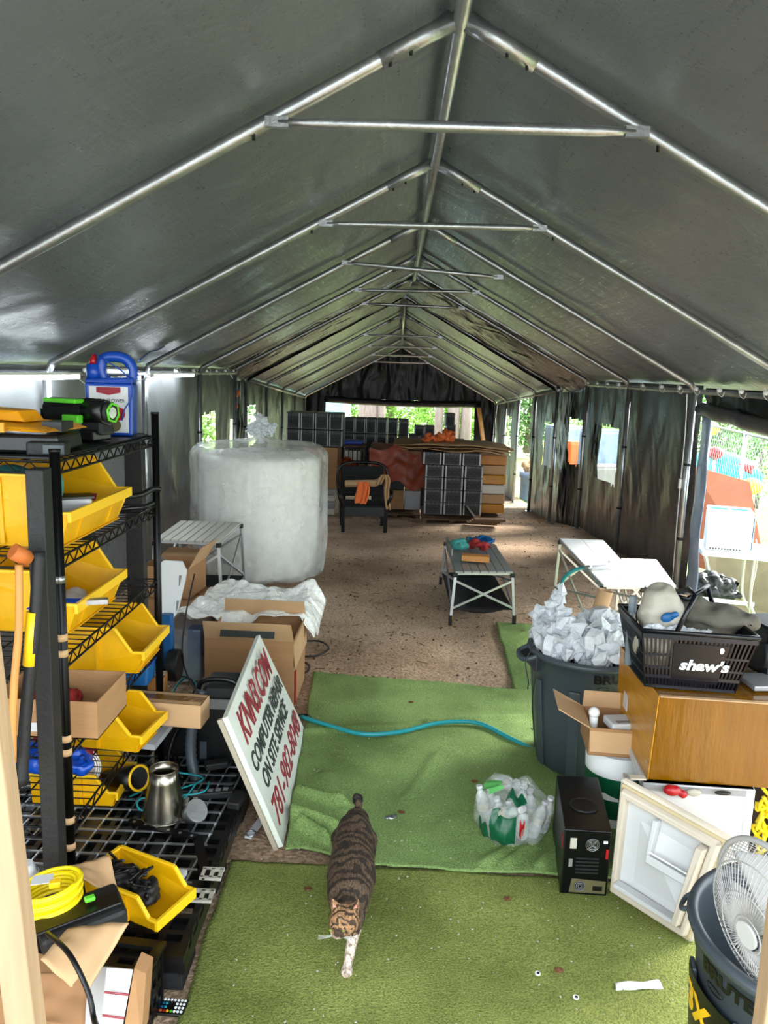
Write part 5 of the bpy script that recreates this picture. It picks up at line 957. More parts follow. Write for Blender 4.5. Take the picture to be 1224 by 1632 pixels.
# litter on the turf
tag(sheet('paper_strip', (gp(982, 1578, .012), gp(1058, 1576, .012), gp(1050, 1562, .02), gp(980, 1566, .014)), 'white2', None, .0012, .006), 'torn strip of white paper on the turf near the dark trash can', 'paper')
for u, v, lab in ((857, 1552, 'googly eye lying nearer the cat on the turf'), (918, 1590, 'googly eye lying close to the paper strip')):
    c = gp(u, v, .012); t = thing('googly_eye', lab, 'toy eye', c); MB().cyl(c, c+V((0, 0, .003)), .0095, n=16).build('disc', 'white2', t); MB().cyl(c+V((.001, -.001, .003)), c+V((.001, -.001, .005)), .0045, n=12).build('pupil', 'black', t)
c = gp(622, 1306, .012); t = thing('snack_wrapper', 'crumpled silver wrapper on the turf behind the cat', 'wrapper', c); o = voxel([(c+V((0, 0, .008)), (.028, .014, .008), .1), (c+V((.02, .01, .01)), (.012, .012, .01), 0)], .004, 'crumpled_foil', 'steel', t, disp=.01, dsc=50)
for u, v, lab in ((890, 1548, 'dry brown leaf on the turf near the googly eyes'), (655, 1120, 'dry leaf on the turf beyond the teal hose'), (628, 1168, 'tiny brown leaf beside the teal hose'), (756, 1247, 'brown leaf scrap left of the bottle bag'), (808, 1434, 'brown leaf scrap on the seam right of the cat'), (725, 1000, 'brown leaf at the foot of the grey table'), (834, 1006, 'brown clump on the narrow turf strip'), (640, 1296, 'dark leaf scrap next to the silver wrapper'), (490, 1418, 'dark twig scrap left of the cat')):
    c = gp(u, v, .016); o = MB().grid(lambda a, b: c+V(((a-.5)*.034*(1-abs(b-.5)), (b-.5)*.022+.01*nz(a*4, b*4, u), .004+.010*abs(nz(a*3+u, b*3, v)))), 8, 8).build('dry_leaf', 'brown', solid=.001); tag(o, lab, 'leaf')
mb = MB()
for k in range(420):
    c = V((random.uniform(-.5, 1.0), random.uniform(1.9, 4.4), .02)); s_ = random.uniform(.001, .0035); mb.box(c, (s_*2, s_, s_), random.random()*3)
tag(mb.build('turf_crumbs', 'slat'), 'pale crumbs and seed specks scattered on the turf', 'crumbs', kind='stuff')
tag(MB().box(gp(530, 1163, .014), (.03, .02, .002), .1).build('small_card', 'white2'), 'tiny white card on the turf next to the sign', 'card')
# ------------------------------------------------------------------ CAT
def catp(u, v, h): return gp(u, v, h)
hips, mid, ch = catp(565, 1322, .19), catp(560, 1395, .165), catp(556, 1428, .165)
hd = catp(549, 1468, .175); nz_ = catp(537, 1487, .15); fpw = catp(553, 1545, .016)
hips, mid, ch = V((hips.x, hips.y, .185)), V((mid.x, mid.y, .16)), V((ch.x, ch.y, .165))
rump = V((hips.x+.005, hips.y+.06, .19))
pts = [(rump, hips, .05, .068), (hips, mid, .068, .088), (mid, ch, .088, .074), (ch, hd+V((.0, .03, .0)), .062, .042),
       (hd, (.050, .048, .044), .2), (hd+V((-.016, -.028, -.012)), (.028, .028, .024), 0), (nz_, (.019, .022, .017), 0)]
for s_, px_ in ((-1, 0), (1, 0)):
    e0 = hd+V((s_*.031, .018, .036)); pts.append((e0, e0+V((s_*.010, .0, .026)), .017, .006))
# front legs
fr_sh = ch+V((.03, -.03, -.03)); pts += [(fr_sh, V((fpw.x+.012, fpw.y+.045, .085)), .034, .020), (V((fpw.x+.012, fpw.y+.045, .085)), fpw+V((0, .01, .0)), .019, .0155), (fpw+V((0, -.008, 0)), (.021, .026, .015), 0)]
fl_ = ch+V((-.035, .01, -.04)); lp = V((ch.x-.035, ch.y+.07, .016)); pts += [(fl_, V((ch.x-.038, ch.y+.02, .08)), .032, .02), (V((ch.x-.038, ch.y+.02, .08)), lp, .018, .015), (lp+V((0, -.012, 0)), (.017, .023, .013), 0)]
for s_, dy in ((-1, .03), (1, -.05)):
    th_ = hips+V((s_*.045, -.01, -.03)); kn = hips+V((s_*.05, -.04+dy, -.085)); hk = V((hips.x+s_*.045, hips.y+.05+dy, .07)); pw = V((hips.x+s_*.045, hips.y+.03+dy, .015))
    pts += [(th_, kn, .045, .03), (kn, hk, .027, .016), (hk, pw, .015, .014), (pw+V((0, -.016, 0)), (.017, .026, .013), 0)]
tip = at(568, 1270, rump.y+.08); tl = [rump+V((0, .03, .01)), rump+V((.004, .085, .045)), V((tip.x, rump.y+.10, tip.z-.03)), V((tip.x, rump.y+.08, tip.z))]
tl = smooth(tl, 4)
for a, b in zip(tl, tl[1:]): pts.append((a, b, .0165, .0155))
cat = voxel(pts, .0055, 'cat', 'cat', None, 6); tag(cat, 'brown tabby cat with white paw walking over the turf toward the doorway', 'cat')
for mm in ('cat_white', 'cat_black', 'cat_ginger'): cat.data.materials.append(M[mm])
for p in cat.data.polygons:
    c = p.center
    if c.y < fpw.y+.075 and c.z < .105 and abs(c.x-fpw.x) < .05: p.material_index = 1
    elif c.z < .045: p.material_index = 1
    elif (c-nz_).length < .030 or (c.z < hd.z-.028 and c.y < hd.y+.02 and c.z > .10): p.material_index = 1
    elif c.y > rump.y+.065: p.material_index = 2
    elif (c-hd).length < .10 and c.y < hd.y+.03: p.material_index = 3
for s_ in (-1, 1):
    e = hd+V((-.020+s_*.020, -.046, .002)); MB().ball(e, .0055, 8, (1, 1, .6)).build('eye', 'eyeg', cat)
    MB().poly([hd+V((s_*.033-.006, .005, .044)), hd+V((s_*.033+.006, .005, .044)), hd+V((s_*.038, .007, .058))], (0, -.001, 0)).build('ear_lining', 'pinkish', cat)
MB().ball(nz_+V((-.002, -.021, .004)), .005, 6, (1.2, .8, .8)).build('nose', 'pinkish', cat)
w_ = [MB().tube(smooth([nz_+V((s_*.012, -.012, .002*k)), nz_+V((s_*.035, -.02, .004*k)), nz_+V((s_*.058, -.018, .006*k-.004))], 3), .0005, 4).build('whisker', 'white2', cat) for s_ in (-1, 1) for k in (-1, 0, 1)]
# ------------------------------------------------------------------ FAR TENT: pallets of computer cases
def rig(local_label=None, fans=4):
    r = thing('computer_case', local_label, 'computer', local=True)
    MB().box((0, .18, .083), (.235, .36, .162)).build('chassis', 'casegrey', r, bevel=.004)
    MB().box((0, -.004, .07), (.19, .012, .115)).build('front_grille', 'fan', r)
    for k in range(fans): MB().ring((-.075+.05*k, -.008, .146), .015, .004, (0, -1, 0), 12, 4).build('fan_ring', 'black', r)
    for k in range(3): MB().ring((-.06+.06*k, -.012, .066), .024, .003, (0, -1, 0), 14, 4).build('grille_ring', 'blackm', r)
    for s_ in (-1, 1): MB().box((s_*.105, -.005, .083), (.018, .01, .15)).build('mounting_ear', 'pcgrey', r)
    return r
R0 = None
ROWS = ['bottom', 'second', 'third', 'fourth', 'top']; COLS = ['left', 'middle', 'right']
def place(x, y, z, rz, label, group):
    global R0
    if R0 is None: R0 = rig(label); R0.location = (x, y, z); R0.rotation_euler = (0, 0, rz); R0['group'] = group; return R0
    return dup(R0, (x, y, z), rz, label, group)
def wpallet(label, cx, cy, w_, l, h=.11):
    t = thing('wooden_pallet', label, 'pallet', (cx, cy, g(cx, cy)))
    for s_ in (-.46, 0, .46): MB().box((cx+s_*w_, cy, g(cx, cy)+h/2), (.06, l, h-.04)).build('stringer', 'woodd', t)
    for k in range(7): MB().box((cx, cy-l/2+.05+(l-.1)*k/6, g(cx, cy)+h-.011), (w_, .09, .018)).build('deck_board', 'woodd', t)
    for k in range(3): MB().box((cx, cy-l/2+.05+(l-.1)*k/2, g(cx, cy)+.010), (w_, .09, .018)).build('bottom_board', 'woodd', t)
    return t
f0 = gp(680, 832, 0); YF = f0.y; X0 = at(675, 800, YF).x; zp = g(0, YF)+.112
pitch = 31.5*YF/1261; sc = pitch/.25; rh = 20.2*YF/1261
wpallet('wooden pallet under the front stack of black computer cases', X0+pitch*1.5, YF+.42, pitch*3.1, .85)
for r_ in range(5):
    for c_ in range(3):
        for d_ in range(2):
            if d_ == 1 and r_ < 4: continue
            o = place(X0+pitch*(c_+.5)-(.04 if r_ == 4 else 0)+.01*nz(r_*3, c_), YF+.02+.4*sc*d_+.012*nz(r_, c_*5), zp+rh*r_, .03*nz(c_*7, r_*3), 'black fan fronted computer case, %s row, %s column of front pallet stack%s' % (ROWS[r_], COLS[c_], ', rear one' if d_ else ''), 'computer cases on the front pallet')
            o.scale = (sc, sc, rh/.165)
ztop = zp+rh*5
t = thing('cardboard_sheets', 'torn cardboard sheets laid over the top of the front stack', 'cardboard', (X0+pitch*1.5, YF+.5, ztop))
for k in range(3):
    a, b = X0-.33-.06*k, X0+pitch*3+.32+.05*k
    MB().grid(lambda u, v: V((a+(b-a)*u+.03*nz(v*6, k), YF-.1+.06*k+1.0*v+.04*nz(u*7, k), ztop+.03+.03*k+.05*u*(1-u)+.05*nz(u*3, v*2, k)-.12*max(0, u-.85)*2)), 30, 10).build('sheet', 'cardd', t, solid=.006)
p = at(705, 697, YF+.3); tag(voxel([(p+V((0, 0, .0)), (.17, .12, .05), 0), (p+V((.08, 0, .05)), (.09, .08, .05), 0), (p+V((-.15, 0, -.02)), (.14, .1, .04), 0)], .015, 'orange_bag', 'orangec', disp=.08, dsc=12), 'orange plastic bag heaped on the cardboard sheets', 'bag')
t = thing('tool_on_pallet', 'loose dark boards piled at the right foot of the front pallet', 'boards', at(790, 832, YF)); 
for k in range(4): q = gp(768+4*k, 834-2*k, .03+.035*k); MB().box(q, (.42, .12, .025), .05*k-.05).build('board', 'woodd', t)
tag(MB().beam(at(742, 806, YF-.12), at(755, 824, YF-.2), .05, .03).build('black_handle_tool', 'mesh'), 'black handled tool leaning on the front pallet stack', 'tool')
# wrapped cartons on the right
Yc = YF+.9; xc = at(783, 760, Yc).x
wpallet('wooden pallet under the wrapped cartons at the right', xc, Yc+.4, .5, .8)
for k in range(6):
    b_ = MB().box((xc+.015*nz(k, 3), Yc+.35, g(0, Yc)+.115+.15*k+.072), (.46, .6, .142), .04*nz(k, 8)).build('wrapped_carton', ('cardlt', 'cardd', 'slat', 'cardlt', 'cardd', 'plank')[k], bevel=.012); tag(b_, 'shrink wrapped pale carton, %s of the right hand stack' % ['bottom one', 'second from the bottom', 'third from the bottom', 'fourth from the bottom', 'second from the top', 'topmost'][k], 'carton', 'wrapped cartons in the right hand stack')
# orange wrapped pallet behind
Yb = YF+1.1; a, b = at(592, 760, Yb).x, at(672, 760, Yb).x; z0 = g(0, Yb); hh = at(630, 717, Yb).z-z0
wpallet('wooden pallet under the orange wrapped load', (a+b)/2, Yb+.5, b-a, 1.0)
t = thing('wrapped_pallet_load', 'pallet load of boxes half covered in orange plastic behind the chair', 'pallet load', ((a+b)/2, Yb+.5, z0+.12))
for i in range(3):
    for j in range(3): MB().box((a+(b-a)*(i+.5)/3, Yb+.5, z0+.115+(hh-.12)*(j+.5)/3), ((b-a)/3-.01, .95, (hh-.13)/3-.006)).build('packed_box', ('black2', 'card', 'pcgrey')[(i+j*2) % 3] if j < 2 else 'card', t, bevel=.006)
MB().grid(lambda u, v: V((a-.04+(b-a+.08)*u, Yb-.04-.03*nz(u*5, v*4), z0+hh*(.48+.2*nz(u*3, 2))+(hh*1.02-hh*.48)*v)), 30, 20).build('orange_cover', 'orangep', t)
MB().grid(lambda u, v: V((a-.04+(b-a+.08)*u, Yb-.04+1.0*v, z0+hh*1.02+.03*nz(u*5, v*4))), 20, 20).build('cover_top', 'orangep', t)
# tall plain carton with computers on top, white cases below
Yl = YF+.5; xa, xb = at(478, 750, Yl).x, at(537, 750, Yl).x; zg = g(-1, Yl); zc, zt = at(520, 779, Yl).z, at(520, 713, Yl).z
o = obox('tall_carton', 'plain brown carton standing beside the bubble wrap roll, computers on top', 'box', ((xa+xb)/2, Yl+.4, zc), (xb-xa, .8, zt-zc), 0, closed=True)
n = 4
for k in range(n): h = (zc-zg-.01)/n; tag(MB().box((xb-.20, Yl+.42, zg+.01+h*(k+.5)), (.34, .7, h-.008)).build('equipment_case', ('slat', 'pcgrey', 'slat', 'pcgrey')[k], bevel=.006), 'pale flat equipment case under the plain carton, %s' % ['lowest of four', 'second from the ground', 'third from the ground', 'top one'][k], 'case', 'pale equipment cases under the carton')
wd = 22.8*Yl/1261; rh2 = 27*Yl/1261; xl = at(455, 700, Yl).x
tag(MB().box((xl+wd*.7, Yl+.45, (zg+zt)/2), (wd*1.4, .8, zt-zg-.01)).build('stacked_carton', 'black2'), 'dark carton hidden beside the plain brown one, computers on top', 'box')
for r_ in range(2):
    for c_ in range(4):
        o = place(xl+wd*(c_+.5), Yl+.05, zt+.004+rh2*r_, .02*nz(c_, r_*4), 'black computer case on the brown carton, %s row, %s' % (['lower', 'upper'][r_], ['first from the left', 'second from the left', 'third from the left', 'rightmost'][c_]), 'computer cases on the brown carton'); o.scale = (wd/.25, 1.3, rh2/.168)
# far middle stack
Ym = YF+3.0; xl = at(548, 690, Ym).x; wd = 17.2*Ym/1261; rh3 = 24*Ym/1261; zt2_ = at(600, 667, Ym).z
zb = zt2_-rh3*3; zg2 = g(0, Ym)
NM = ['leftmost', 'second from left', 'third from left', 'fourth from left', 'fifth from left', 'sixth from left', 'seventh from left', 'eighth from left']
for r_ in range(3):
    for c_ in range(8 if r_ < 2 else 6):
        o = place(xl+wd*(c_+.5)+.015*nz(c_*3, r_), Ym+.04*nz(c_, r_*7), zb+rh3*r_, .03*nz(c_, r_), 'dark computer case in the rear stack, %s row, %s' % (['third from the top', 'second from the top', 'top'][r_], NM[c_]), 'computer cases in the rear stack'); o.scale = (wd/.25, 1.4, rh3/.168)
t = thing('storage_shelf', 'dark steel shelf carrying the rear stack of computers', 'shelf', (xl+wd*4, Ym+.25, zg2))
MB().box((xl+wd*4, Ym+.25, zb-.02), (wd*8.2, .6, .03)).build('top_board', 'woodd', t); MB().box((xl+wd*4, Ym+.25, zg2+.4), (wd*8.2, .6, .03)).build('lower_board', 'woodd', t)
for s_ in (0, 1):
    for q in (0, .5): MB().beam((xl+wd*8.1*s_, Ym+q, zg2), (xl+wd*8.1*s_, Ym+q, zb-.03), .05, .05).build('leg', 'blackm', t)
for k in range(7): tag(MB().box((xl+wd*(k*1.14+.6), Ym+.25, zg2+.66), (wd, .5, .46)).build('dark_carton', 'black2'), 'dark carton on the lower board of the rear shelf', 'box', 'dark cartons in the rear shelf')
for k, (u, v) in enumerate(((668, 690), (684, 690), (718, 688), (717, 670))):
    q = at(u, v+9, Ym+.4); o = place(q.x, Ym+.4, q.z, 0, ['computer case behind the cardboard sheets, left one', 'computer case behind the cardboard sheets, middle one', 'computer case standing against the light, lower one', 'computer case standing against the light, upper one'][k], 'computer cases against the light'); o.scale = (17*Ym/1261/.25, 1.2, 20*Ym/1261/.165)
q = at(695, 700, Ym+.55); zg3 = g(0, q.y); tag(MB().box((q.x+.05, Ym+.75, (q.z+zg3)/2), (1.0, .5, q.z-zg3-.02)).build('dark_crate', 'black2'), 'large dark crate behind the cardboard sheets under the last computers', 'crate')
# small shelf with blue thing and binders
Ys = YF+1.6; p = at(564, 706, Ys); zs = p.z; zq = g(0, Ys)
t = thing('shelf_unit', 'low shelf with binders and a blue folded sheet, left of the orange load', 'shelf', (p.x, Ys+.2, zq)); w_ = .40
MB().box((p.x, Ys+.2, zs-.05), (w_, .4, .025)).build('top_board', 'woodd', t); MB().box((p.x, Ys+.2, zs-.50), (w_, .4, .025)).build('lower_board', 'woodd', t)
for s_ in (-1, 1): MB().box((p.x+s_*w_/2, Ys+.2, (zq+zs-.06)/2), (.025, .4, zs-.07-zq)).build('side_board', 'black2', t)
tag(MB().box((p.x-.01, Ys+.2, zs), (.30, .3, .07)).build('folded_tarp', 'blue', bevel=.02), 'blue folded sheet on top of the low shelf', 'tarp')
for k in range(4): tag(MB().box((p.x-.12+.07*k, Ys+.18, zs-.30), (.05, .28, .34)).build('binder', 'slat' if k % 2 == 0 else 'pcgrey'), '%s on the low shelf beside the orange load' % ['white binder at the left', 'grey binder second from left', 'white binder third from left', 'grey binder at the right'][k], 'binder', 'binders on the low shelf')
q = at(550, 745, Ys-.1); tag(voxel([(q, (.20, .10, .16), 0), (q+V((.12, 0, -.04)), (.10, .1, .12), 0)], .02, 'red_plastic_bag', 'redp', disp=.1, dsc=9), 'red plastic bag hanging in the dark left of the orange load', 'bag').active_material = M['orangep']
# black chair
cg = gp(578, 843, 0); t = thing('black_armchair', 'black folding armchair with orange straps over its arms', 'chair', cg, .12, local=True)
MB().box((0, .0, .33), (.52, .46, .05)).build('seat', 'mesh', t, bevel=.012)
MB().box((0, .24, .60), (.56, .04, .40), mx=Matrix.Rotation(-.15, 3, 'X')).build('backrest', 'mesh', t, bevel=.015); MB().tube(smooth([(-.33, .3, .45), (-.30, .3, .78), (0, .34, .84), (.30, .3, .78), (.33, .3, .45)]), .02).build('back_frame', 'black', t)
MB().box((0, -.235, .27), (.50, .02, .12)).build('front_apron', 'black', t)
for x in (-.27, .27):
    for y in (-.22, .24): MB().beam((x, y, 0), (x*1.03, y, .36), .045, .03).build('leg', 'blackm', t)
    MB().tube(smooth([(x*1.05, -.22, .34), (x*1.25, -.26, .50), (x*1.25, .0, .54), (x*1.2, .26, .56)]), .024).build('armrest', 'black', t)
c = cg+V((0, -.06, 0)); yy = cg.y-.15
tag(MB().tube([at(550, 771, yy), at(598, 770, yy), at(606, 766, yy)], .045, 10).build('wrapped_tube', 'cardd'), 'brown paper tube lying across the arms of the black chair', 'tube')
def strap(nm, label, pts, wd, mt):
    P = smooth([at(u, v, yy-.06-.0*i) for i, (u, v) in enumerate(pts)]); e = V((wd/2, 0, 0)); mb = MB(); n = len(P)
    mb.grid(lambda u, v: P[min(n-1, int(round(v*(n-1))))]+e*(2*u-1)+V((0, -.02*math.sin(u*9), .0)), 8, n-1); tag(mb.build(nm, mt, solid=.01), label, 'strap')
strap('orange_strap', 'wide orange strap hanging from the paper tube over the chair front', [(578, 768), (577, 780), (574, 792), (573, 802)], .13, 'orangec')
strap('orange_strap', 'second orange strap beside the wide one on the chair', [(583, 768), (585, 780), (582, 795), (578, 803)], .07, 'orangec')
strap('pink_strap', 'pale pink strap looped over the right arm of the chair', [(604, 772), (612, 757), (618, 765), (616, 785), (619, 812)], .06, 'cardd')
tag(MB().beam(at(770, 702, 19), at(763, 650, 19.2), .09, .05).build('wooden_post', 'plank'), 'bare wooden post by the right edge of the far opening', 'post')
# ------------------------------------------------------------------ lights, cords, flaps
for k, (a, b) in enumerate(((4.2, 5.33), (7.0, 8.36))):
    x = nx(a)-W+.12; z = EZ-.075; t = thing('led_light_bar', ['white tube light on the left eave near the doorway', 'bright tube light on the left eave behind the blue jug'][k], 'light', (x, (a+b)/2, z))
    MB().beam((x, a, z+.022), (x, b, z+.022), .035, .014).build('housing', 'white2', t); MB().cyl((x, a+.01, z), (x, b-.01, z), .014).build('tube', 'tube', t)
    for y in (a, b): MB().box((x, y, z+.008), (.034, .02, .04)).build('end_cap', 'white2', t)
cable('light_cord', [(nx(5)-W+.12, 5.34, EZ-.08), (nx(5)-W+.12, 5.5, EZ-.13), (nx(5)-W+.12, 5.8, EZ-.18), (nx(5)-W+.1, 6.3, EZ-.14), (nx(5)-W+.12, 6.98, EZ-.08)], .003, 'white2', 'white cord sagging between the two tube lights')
cable('blue_cable', [at(222, 575, 3.1)+V((0, 0, 0)), at(238, 562, 4.0), at(252, 558, 5.0), at(262, 552, 5.6)], .004, 'blue', 'blue cord running from the jug up to the roof')
q0 = near(1, 7.25, 1); t = thing('wall_switch_cord', 'white cord with an inline switch hanging on the right tarp wall', 'cord', ax_(1085, 770, 2.52))
MB().tube(smooth([ax_(1095, 628, 2.50), ax_(1092, 690, 2.52), ax_(1085, 765, 2.52), ax_(1079, 830, 2.52), ax_(1072, 925, 2.52)]), .005, 6).build('cord', 'white2', t); q = ax_(1084, 771, 2.51); MB().box(q, (.025, .035, .09)).build('switch', 'white2', t, bevel=.005)
tag(MB().grid(lambda u, v: at(376+5*u-4*v, 622+30*v, 11.3)+V((.02*math.sin(v*9), 0, 0)), 3, 12).build('orange_ribbon', 'orangec', solid=.006), 'orange ribbon hanging at the left joint between the tents', 'ribbon')
# rolled side curtain on the near right, clear strip by the post
t = thing('side_curtain', 'dark tarp curtain rolled up above the right side opening', 'curtain', (2.6, 5.9, 1.6))
MB().grid(lambda u, v: V((nx(5)+W+.02+.03*nz(u*8, v*2), 6.98-4.3*u, EZ-.02-(.16+.12*math.sin(min(1, u*1.4)*math.pi/2)+.02*nz(u*9, 1))*v)), 80, 8).build('hanging_flap', 'flap', t)
MB().tube([V((nx(5)+W-.0+.02*nz(k*.7, 1), 6.98-4.3*k/30, EZ-.2-.12*math.sin(min(1, k/30*1.4)*math.pi/2)+.015*nz(k*.9, 5))) for k in range(31)], [.06+.012*nz(k*.8, 9) for k in range(31)], 12).build('rolled_edge', 'wall', t)
tag(MB().grid(lambda u, v: V((nx(7)+W+.03+.02*nz(v*4, u), 6.98-.26*u*(1-.25*v), g(2.6, 7)+.02+(EZ-.28-g(2.6, 7))*v)), 8, 30).build('vinyl_strip', 'pale', solid=.004), 'pale blue vinyl strip hanging beside the right wall post', 'vinyl strip')
# ------------------------------------------------------------------ OUTSIDE RIGHT
zo = g(3.3, 7.2)-.06
t = thing('outdoor_folding_table', 'white folding table on the grass outside the right opening', 'table', (3.1, 7.1, zo)); zt_ = .42
MB().poly([(2.64, 6.75, zt_), (3.9, 6.4, zt_), (4.0, 6.95, zt_), (2.74, 7.3, zt_)], (0, 0, .045)).build('tabletop', 'white2', t, bevel=.01)
for (x, y, s_) in ((3.12, 6.75, 1), (3.2, 7.12, 1), (3.8, 6.6, -1), (3.85, 6.9, -1)):
    MB().tube(smooth([(x-.03*s_, y, zt_), (x-.03*s_, y, .1), (x, y, -.05), (x+.12*s_, y, -.22), (x+.14*s_, y, zo+.012)]), .017, 10).build('leg', 'slat', t)
MB().beam((2.7, 6.9, -.0), (3.14, 6.76, -.0), .03, .03).build('cross_brace', 'white2', t)
t = thing('white_cooler_box', 'large white box with a cyan lid on the outdoor table', 'box', (3.1, 6.95, zt_+.046))
B = [V((2.68, 6.80, zt_+.047)), V((3.03, 6.70, zt_+.047)), V((3.12, 7.0, zt_+.047)), V((2.77, 7.1, zt_+.047))]
MB().hexa(B, [p+V((0, 0, .32)) for p in B]).build('box_body', 'white2', t, bevel=.015); MB().hexa([p+V((0, 0, .32)) for p in B], [p+V((0, 0, .35)) for p in B]).build('lid', 'white2', t, bevel=.01)
for f_ in (.25, .7): q = B[0].lerp(B[1], f_).lerp(B[3].lerp(B[2], f_), .5)+V((0, 0, .355)); MB().box(q, (.13, .12, .012), -.3).build('cyan_panel', 'cyan', t)
MB().hexa([B[1]+V((.002, 0, .02)), B[1]+V((.012, 0, .02)), B[2]+V((.012, 0, .02)), B[2]+V((.002, 0, .02))], [B[1]+V((.002, 0, .31)), B[1]+V((.012, 0, .31)), B[2]+V((.012, 0, .31)), B[2]+V((.002, 0, .31))]).build('cyan_side', 'pale', t)
for k in range(11): MB().box(B[0].lerp(B[1], .1+.065*k)+V((0, -.006, .02)), (.012, .006, .012)).build('vent', 'greyin', t)
cable('outdoor_cable', [at(1205, 860, 6.5), at(1206, 900, 6.5), at(1196, 950, 6.5), at(1194, 985, 6.5)], .005, 'slat', 'grey cord hanging from the outdoor table')
def board(label, pts, Y, mt, th=.02): tag(MB().poly([at(u, v, Y+dy) for u, v, dy in pts], (.0, th, 0)).build('leaning_board', mt), label, 'board')
board('orange brown plywood sheet leaning outside behind the white box', [(1100, 900, .5), (1225, 940, 0), (1195, 768, .8), (1102, 742, 1.0)], 8.0, 'ply')
board('weathered olive board leaning under the outdoor table', [(1128, 970, 0), (1290, 1005, 0), (1290, 868, .5), (1125, 868, .5)], 7.35, 'olive')
t = thing('white_plank', 'white plank leaning behind the table leg outside', 'plank', at(1130, 960, 7.2)); MB().beam(at(1138, 955, 7.28), at(1120, 865, 7.3), .09, .02).build('plank_face', 'white2', t)
tag(voxel([(at(1125, 935, 7.2), (.25, .16, .13), 0), (at(1145, 945, 7.2), (.2, .14, .08), 0)], .02, 'dark_tarp_heap', 'blackm', disp=.08, dsc=8), 'dark blue tarp heap on the grass under the table', 'tarp').active_material = M['greyin']
t = thing('car_tyre', 'old black tyre lying in the grass outside', 'tyre', gp(1195, 972, .0)); q = gp(1196, 962, 0); q.z += .02; MB().ring(q, .22, .06, (.1, 0, 1), 36, 10).build('tyre_ring', 'rubber', t)
# chain link fence
t = thing('chain_link_fence', 'chain link fence outside the right opening', 'fence', (5.4, 11.5, -.5)); mb = MB()
def fq(s_, z): return V((4.55+.10*s_, 8.2+.9*s_, -.55+z)) 
Hf = 1.75; n = 80; L = 8.0
for k in range(-12, 58):
    for sg in (1, -1):
        s0 = k*.14; s1 = s0+Hf; z0_, z1_ = 0, Hf
        if s0 < 0: z0_ = -s0; s0 = 0
        if s1 > L: z1_ = L-(s1-Hf); s1 = L
        a, b = (fq(s0, z0_), fq(s1, z1_)) if sg > 0 else (fq(s0, Hf-z0_), fq(s1, Hf-z1_))
        mb.tube([a, b], .0026, 3)
mb.build('wire_mesh', 'steel', t)
for s_ in (1.5, 3.6, 5.7, 7.8): MB().cyl(fq(s_, -.1), fq(s_, Hf+.05), .03).build('post', 'steel', t)
MB().cyl(fq(0, Hf), fq(L, Hf), .02).build('top_rail', 'steel', t)
# play things beyond the fence
def on(u, v, Y): return at(u, v, Y)
t = thing('cyan_kayak', 'cyan kayak resting on supports beyond the chain link fence', 'kayak', on(1160, 760, 13)); a, b = on(1100, 738, 14.6), on(1215, 762, 13.8); P = [a.lerp(b, k/10) for k in range(11)]
MB().tube(P, [.1, .24, .30, .32, .33, .33, .32, .30, .26, .18, .06], 16).build('hull', 'cyan', t); MB().tube([a.lerp(b, .55)+V((0, -.2, .12)), a.lerp(b, .8)+V((0, -.2, .12))], .09, 10).build('cockpit', 'redp', t)
q = a.lerp(b, .5); 
for s_ in (.2, .8): w1 = a.lerp(b, s_); MB().beam((w1.x, w1.y, g(8, w1.y)-.1), (w1.x, w1.y, w1.z-.2), .08, .08).build('trestle', 'woodd', t)
for u, v, Y, r_, mt, lab in ((1132, 683, 14, .16, 'leafy', 'yellow ball shaped object high beyond the fence'), (1198, 775, 12, .16, 'leafy', 'yellow toy beyond the fence beside the boards'), (1140, 722, 14, .14, 'redp', 'red toy top seen above the kayak')):
    q = on(u, v, Y); t = thing('garden_toy', lab, 'toy', V((q.x, q.y, g(q.x, q.y)-.1))); MB().ball(q, r_, 10, (1, 1, .8)).build('toy_body', mt, t); MB().cyl(V((q.x, q.y, g(q.x, q.y)-.1)), q, .03).build('stake', 'slat', t)
def barrel(lab, u, v, Y, r_, h, mt='blue2'):
    q = at(u, v, Y); q.z = g(q.x, q.y)-.08; t = thing('plastic_barrel', lab, 'barrel', q); MB().lathe([(0, 0), (r_*.9, 0), (r_, .05), (r_*1.03, h*.33), (r_*1.06, h*.35), (r_*1.03, h*.37), (r_*1.08, h*.85), (r_*1.15, h*.86), (r_*1.15, h), (r_*1.0, h), (r_*.9, .05)], q, 32).build('barrel_body', mt, t); return t
barrel('blue grey barrel outside the gap in the far right wall', 851, 800, 17.8, .32, .95, 'blue2').children[0].active_material = M['pale']
t = thing('cardboard_scrap', 'crumpled cardboard on top of the blue grey barrel', 'cardboard', at(846, 745, 18)); 
q = at(848, 745, 17.8); o = voxel([(q, (.2, .15, .14), 0)], .03, 'crumpled_sheet', 'cardd', t, disp=.15, dsc=5)
for lab, u, v, Y, wx, hz, mt in (('blue tarp covered stack seen through the far right window', 900, 700, 15.5, .7, .8, 'pale'), ('blue and white stack seen through the nearer right window', 960, 715, 13.5, .7, 1.0, 'pale'), ('orange crate seen through the far right window', 915, 712, 14.5, .25, .25, 'orangec'), ('pale stone block seen through the nearer right window', 958, 755, 12.8, .7, .4, 'conc2')):
    q = at(u, v, Y); zb_ = g(q.x, q.y)-.08; t = thing('covered_stack', lab, 'stack', V((q.x, q.y, zb_))); MB().box((q.x, q.y, (zb_+q.z+hz*.3)/2), (wx, wx*.7, q.z+hz*.3-zb_), .3, taper=.94).build('cover', mt, t, bevel=.03); MB().box((q.x, q.y, q.z+hz*.3), (wx*.9, wx*.6, .04), .3).build('top_sheet', mt, t)
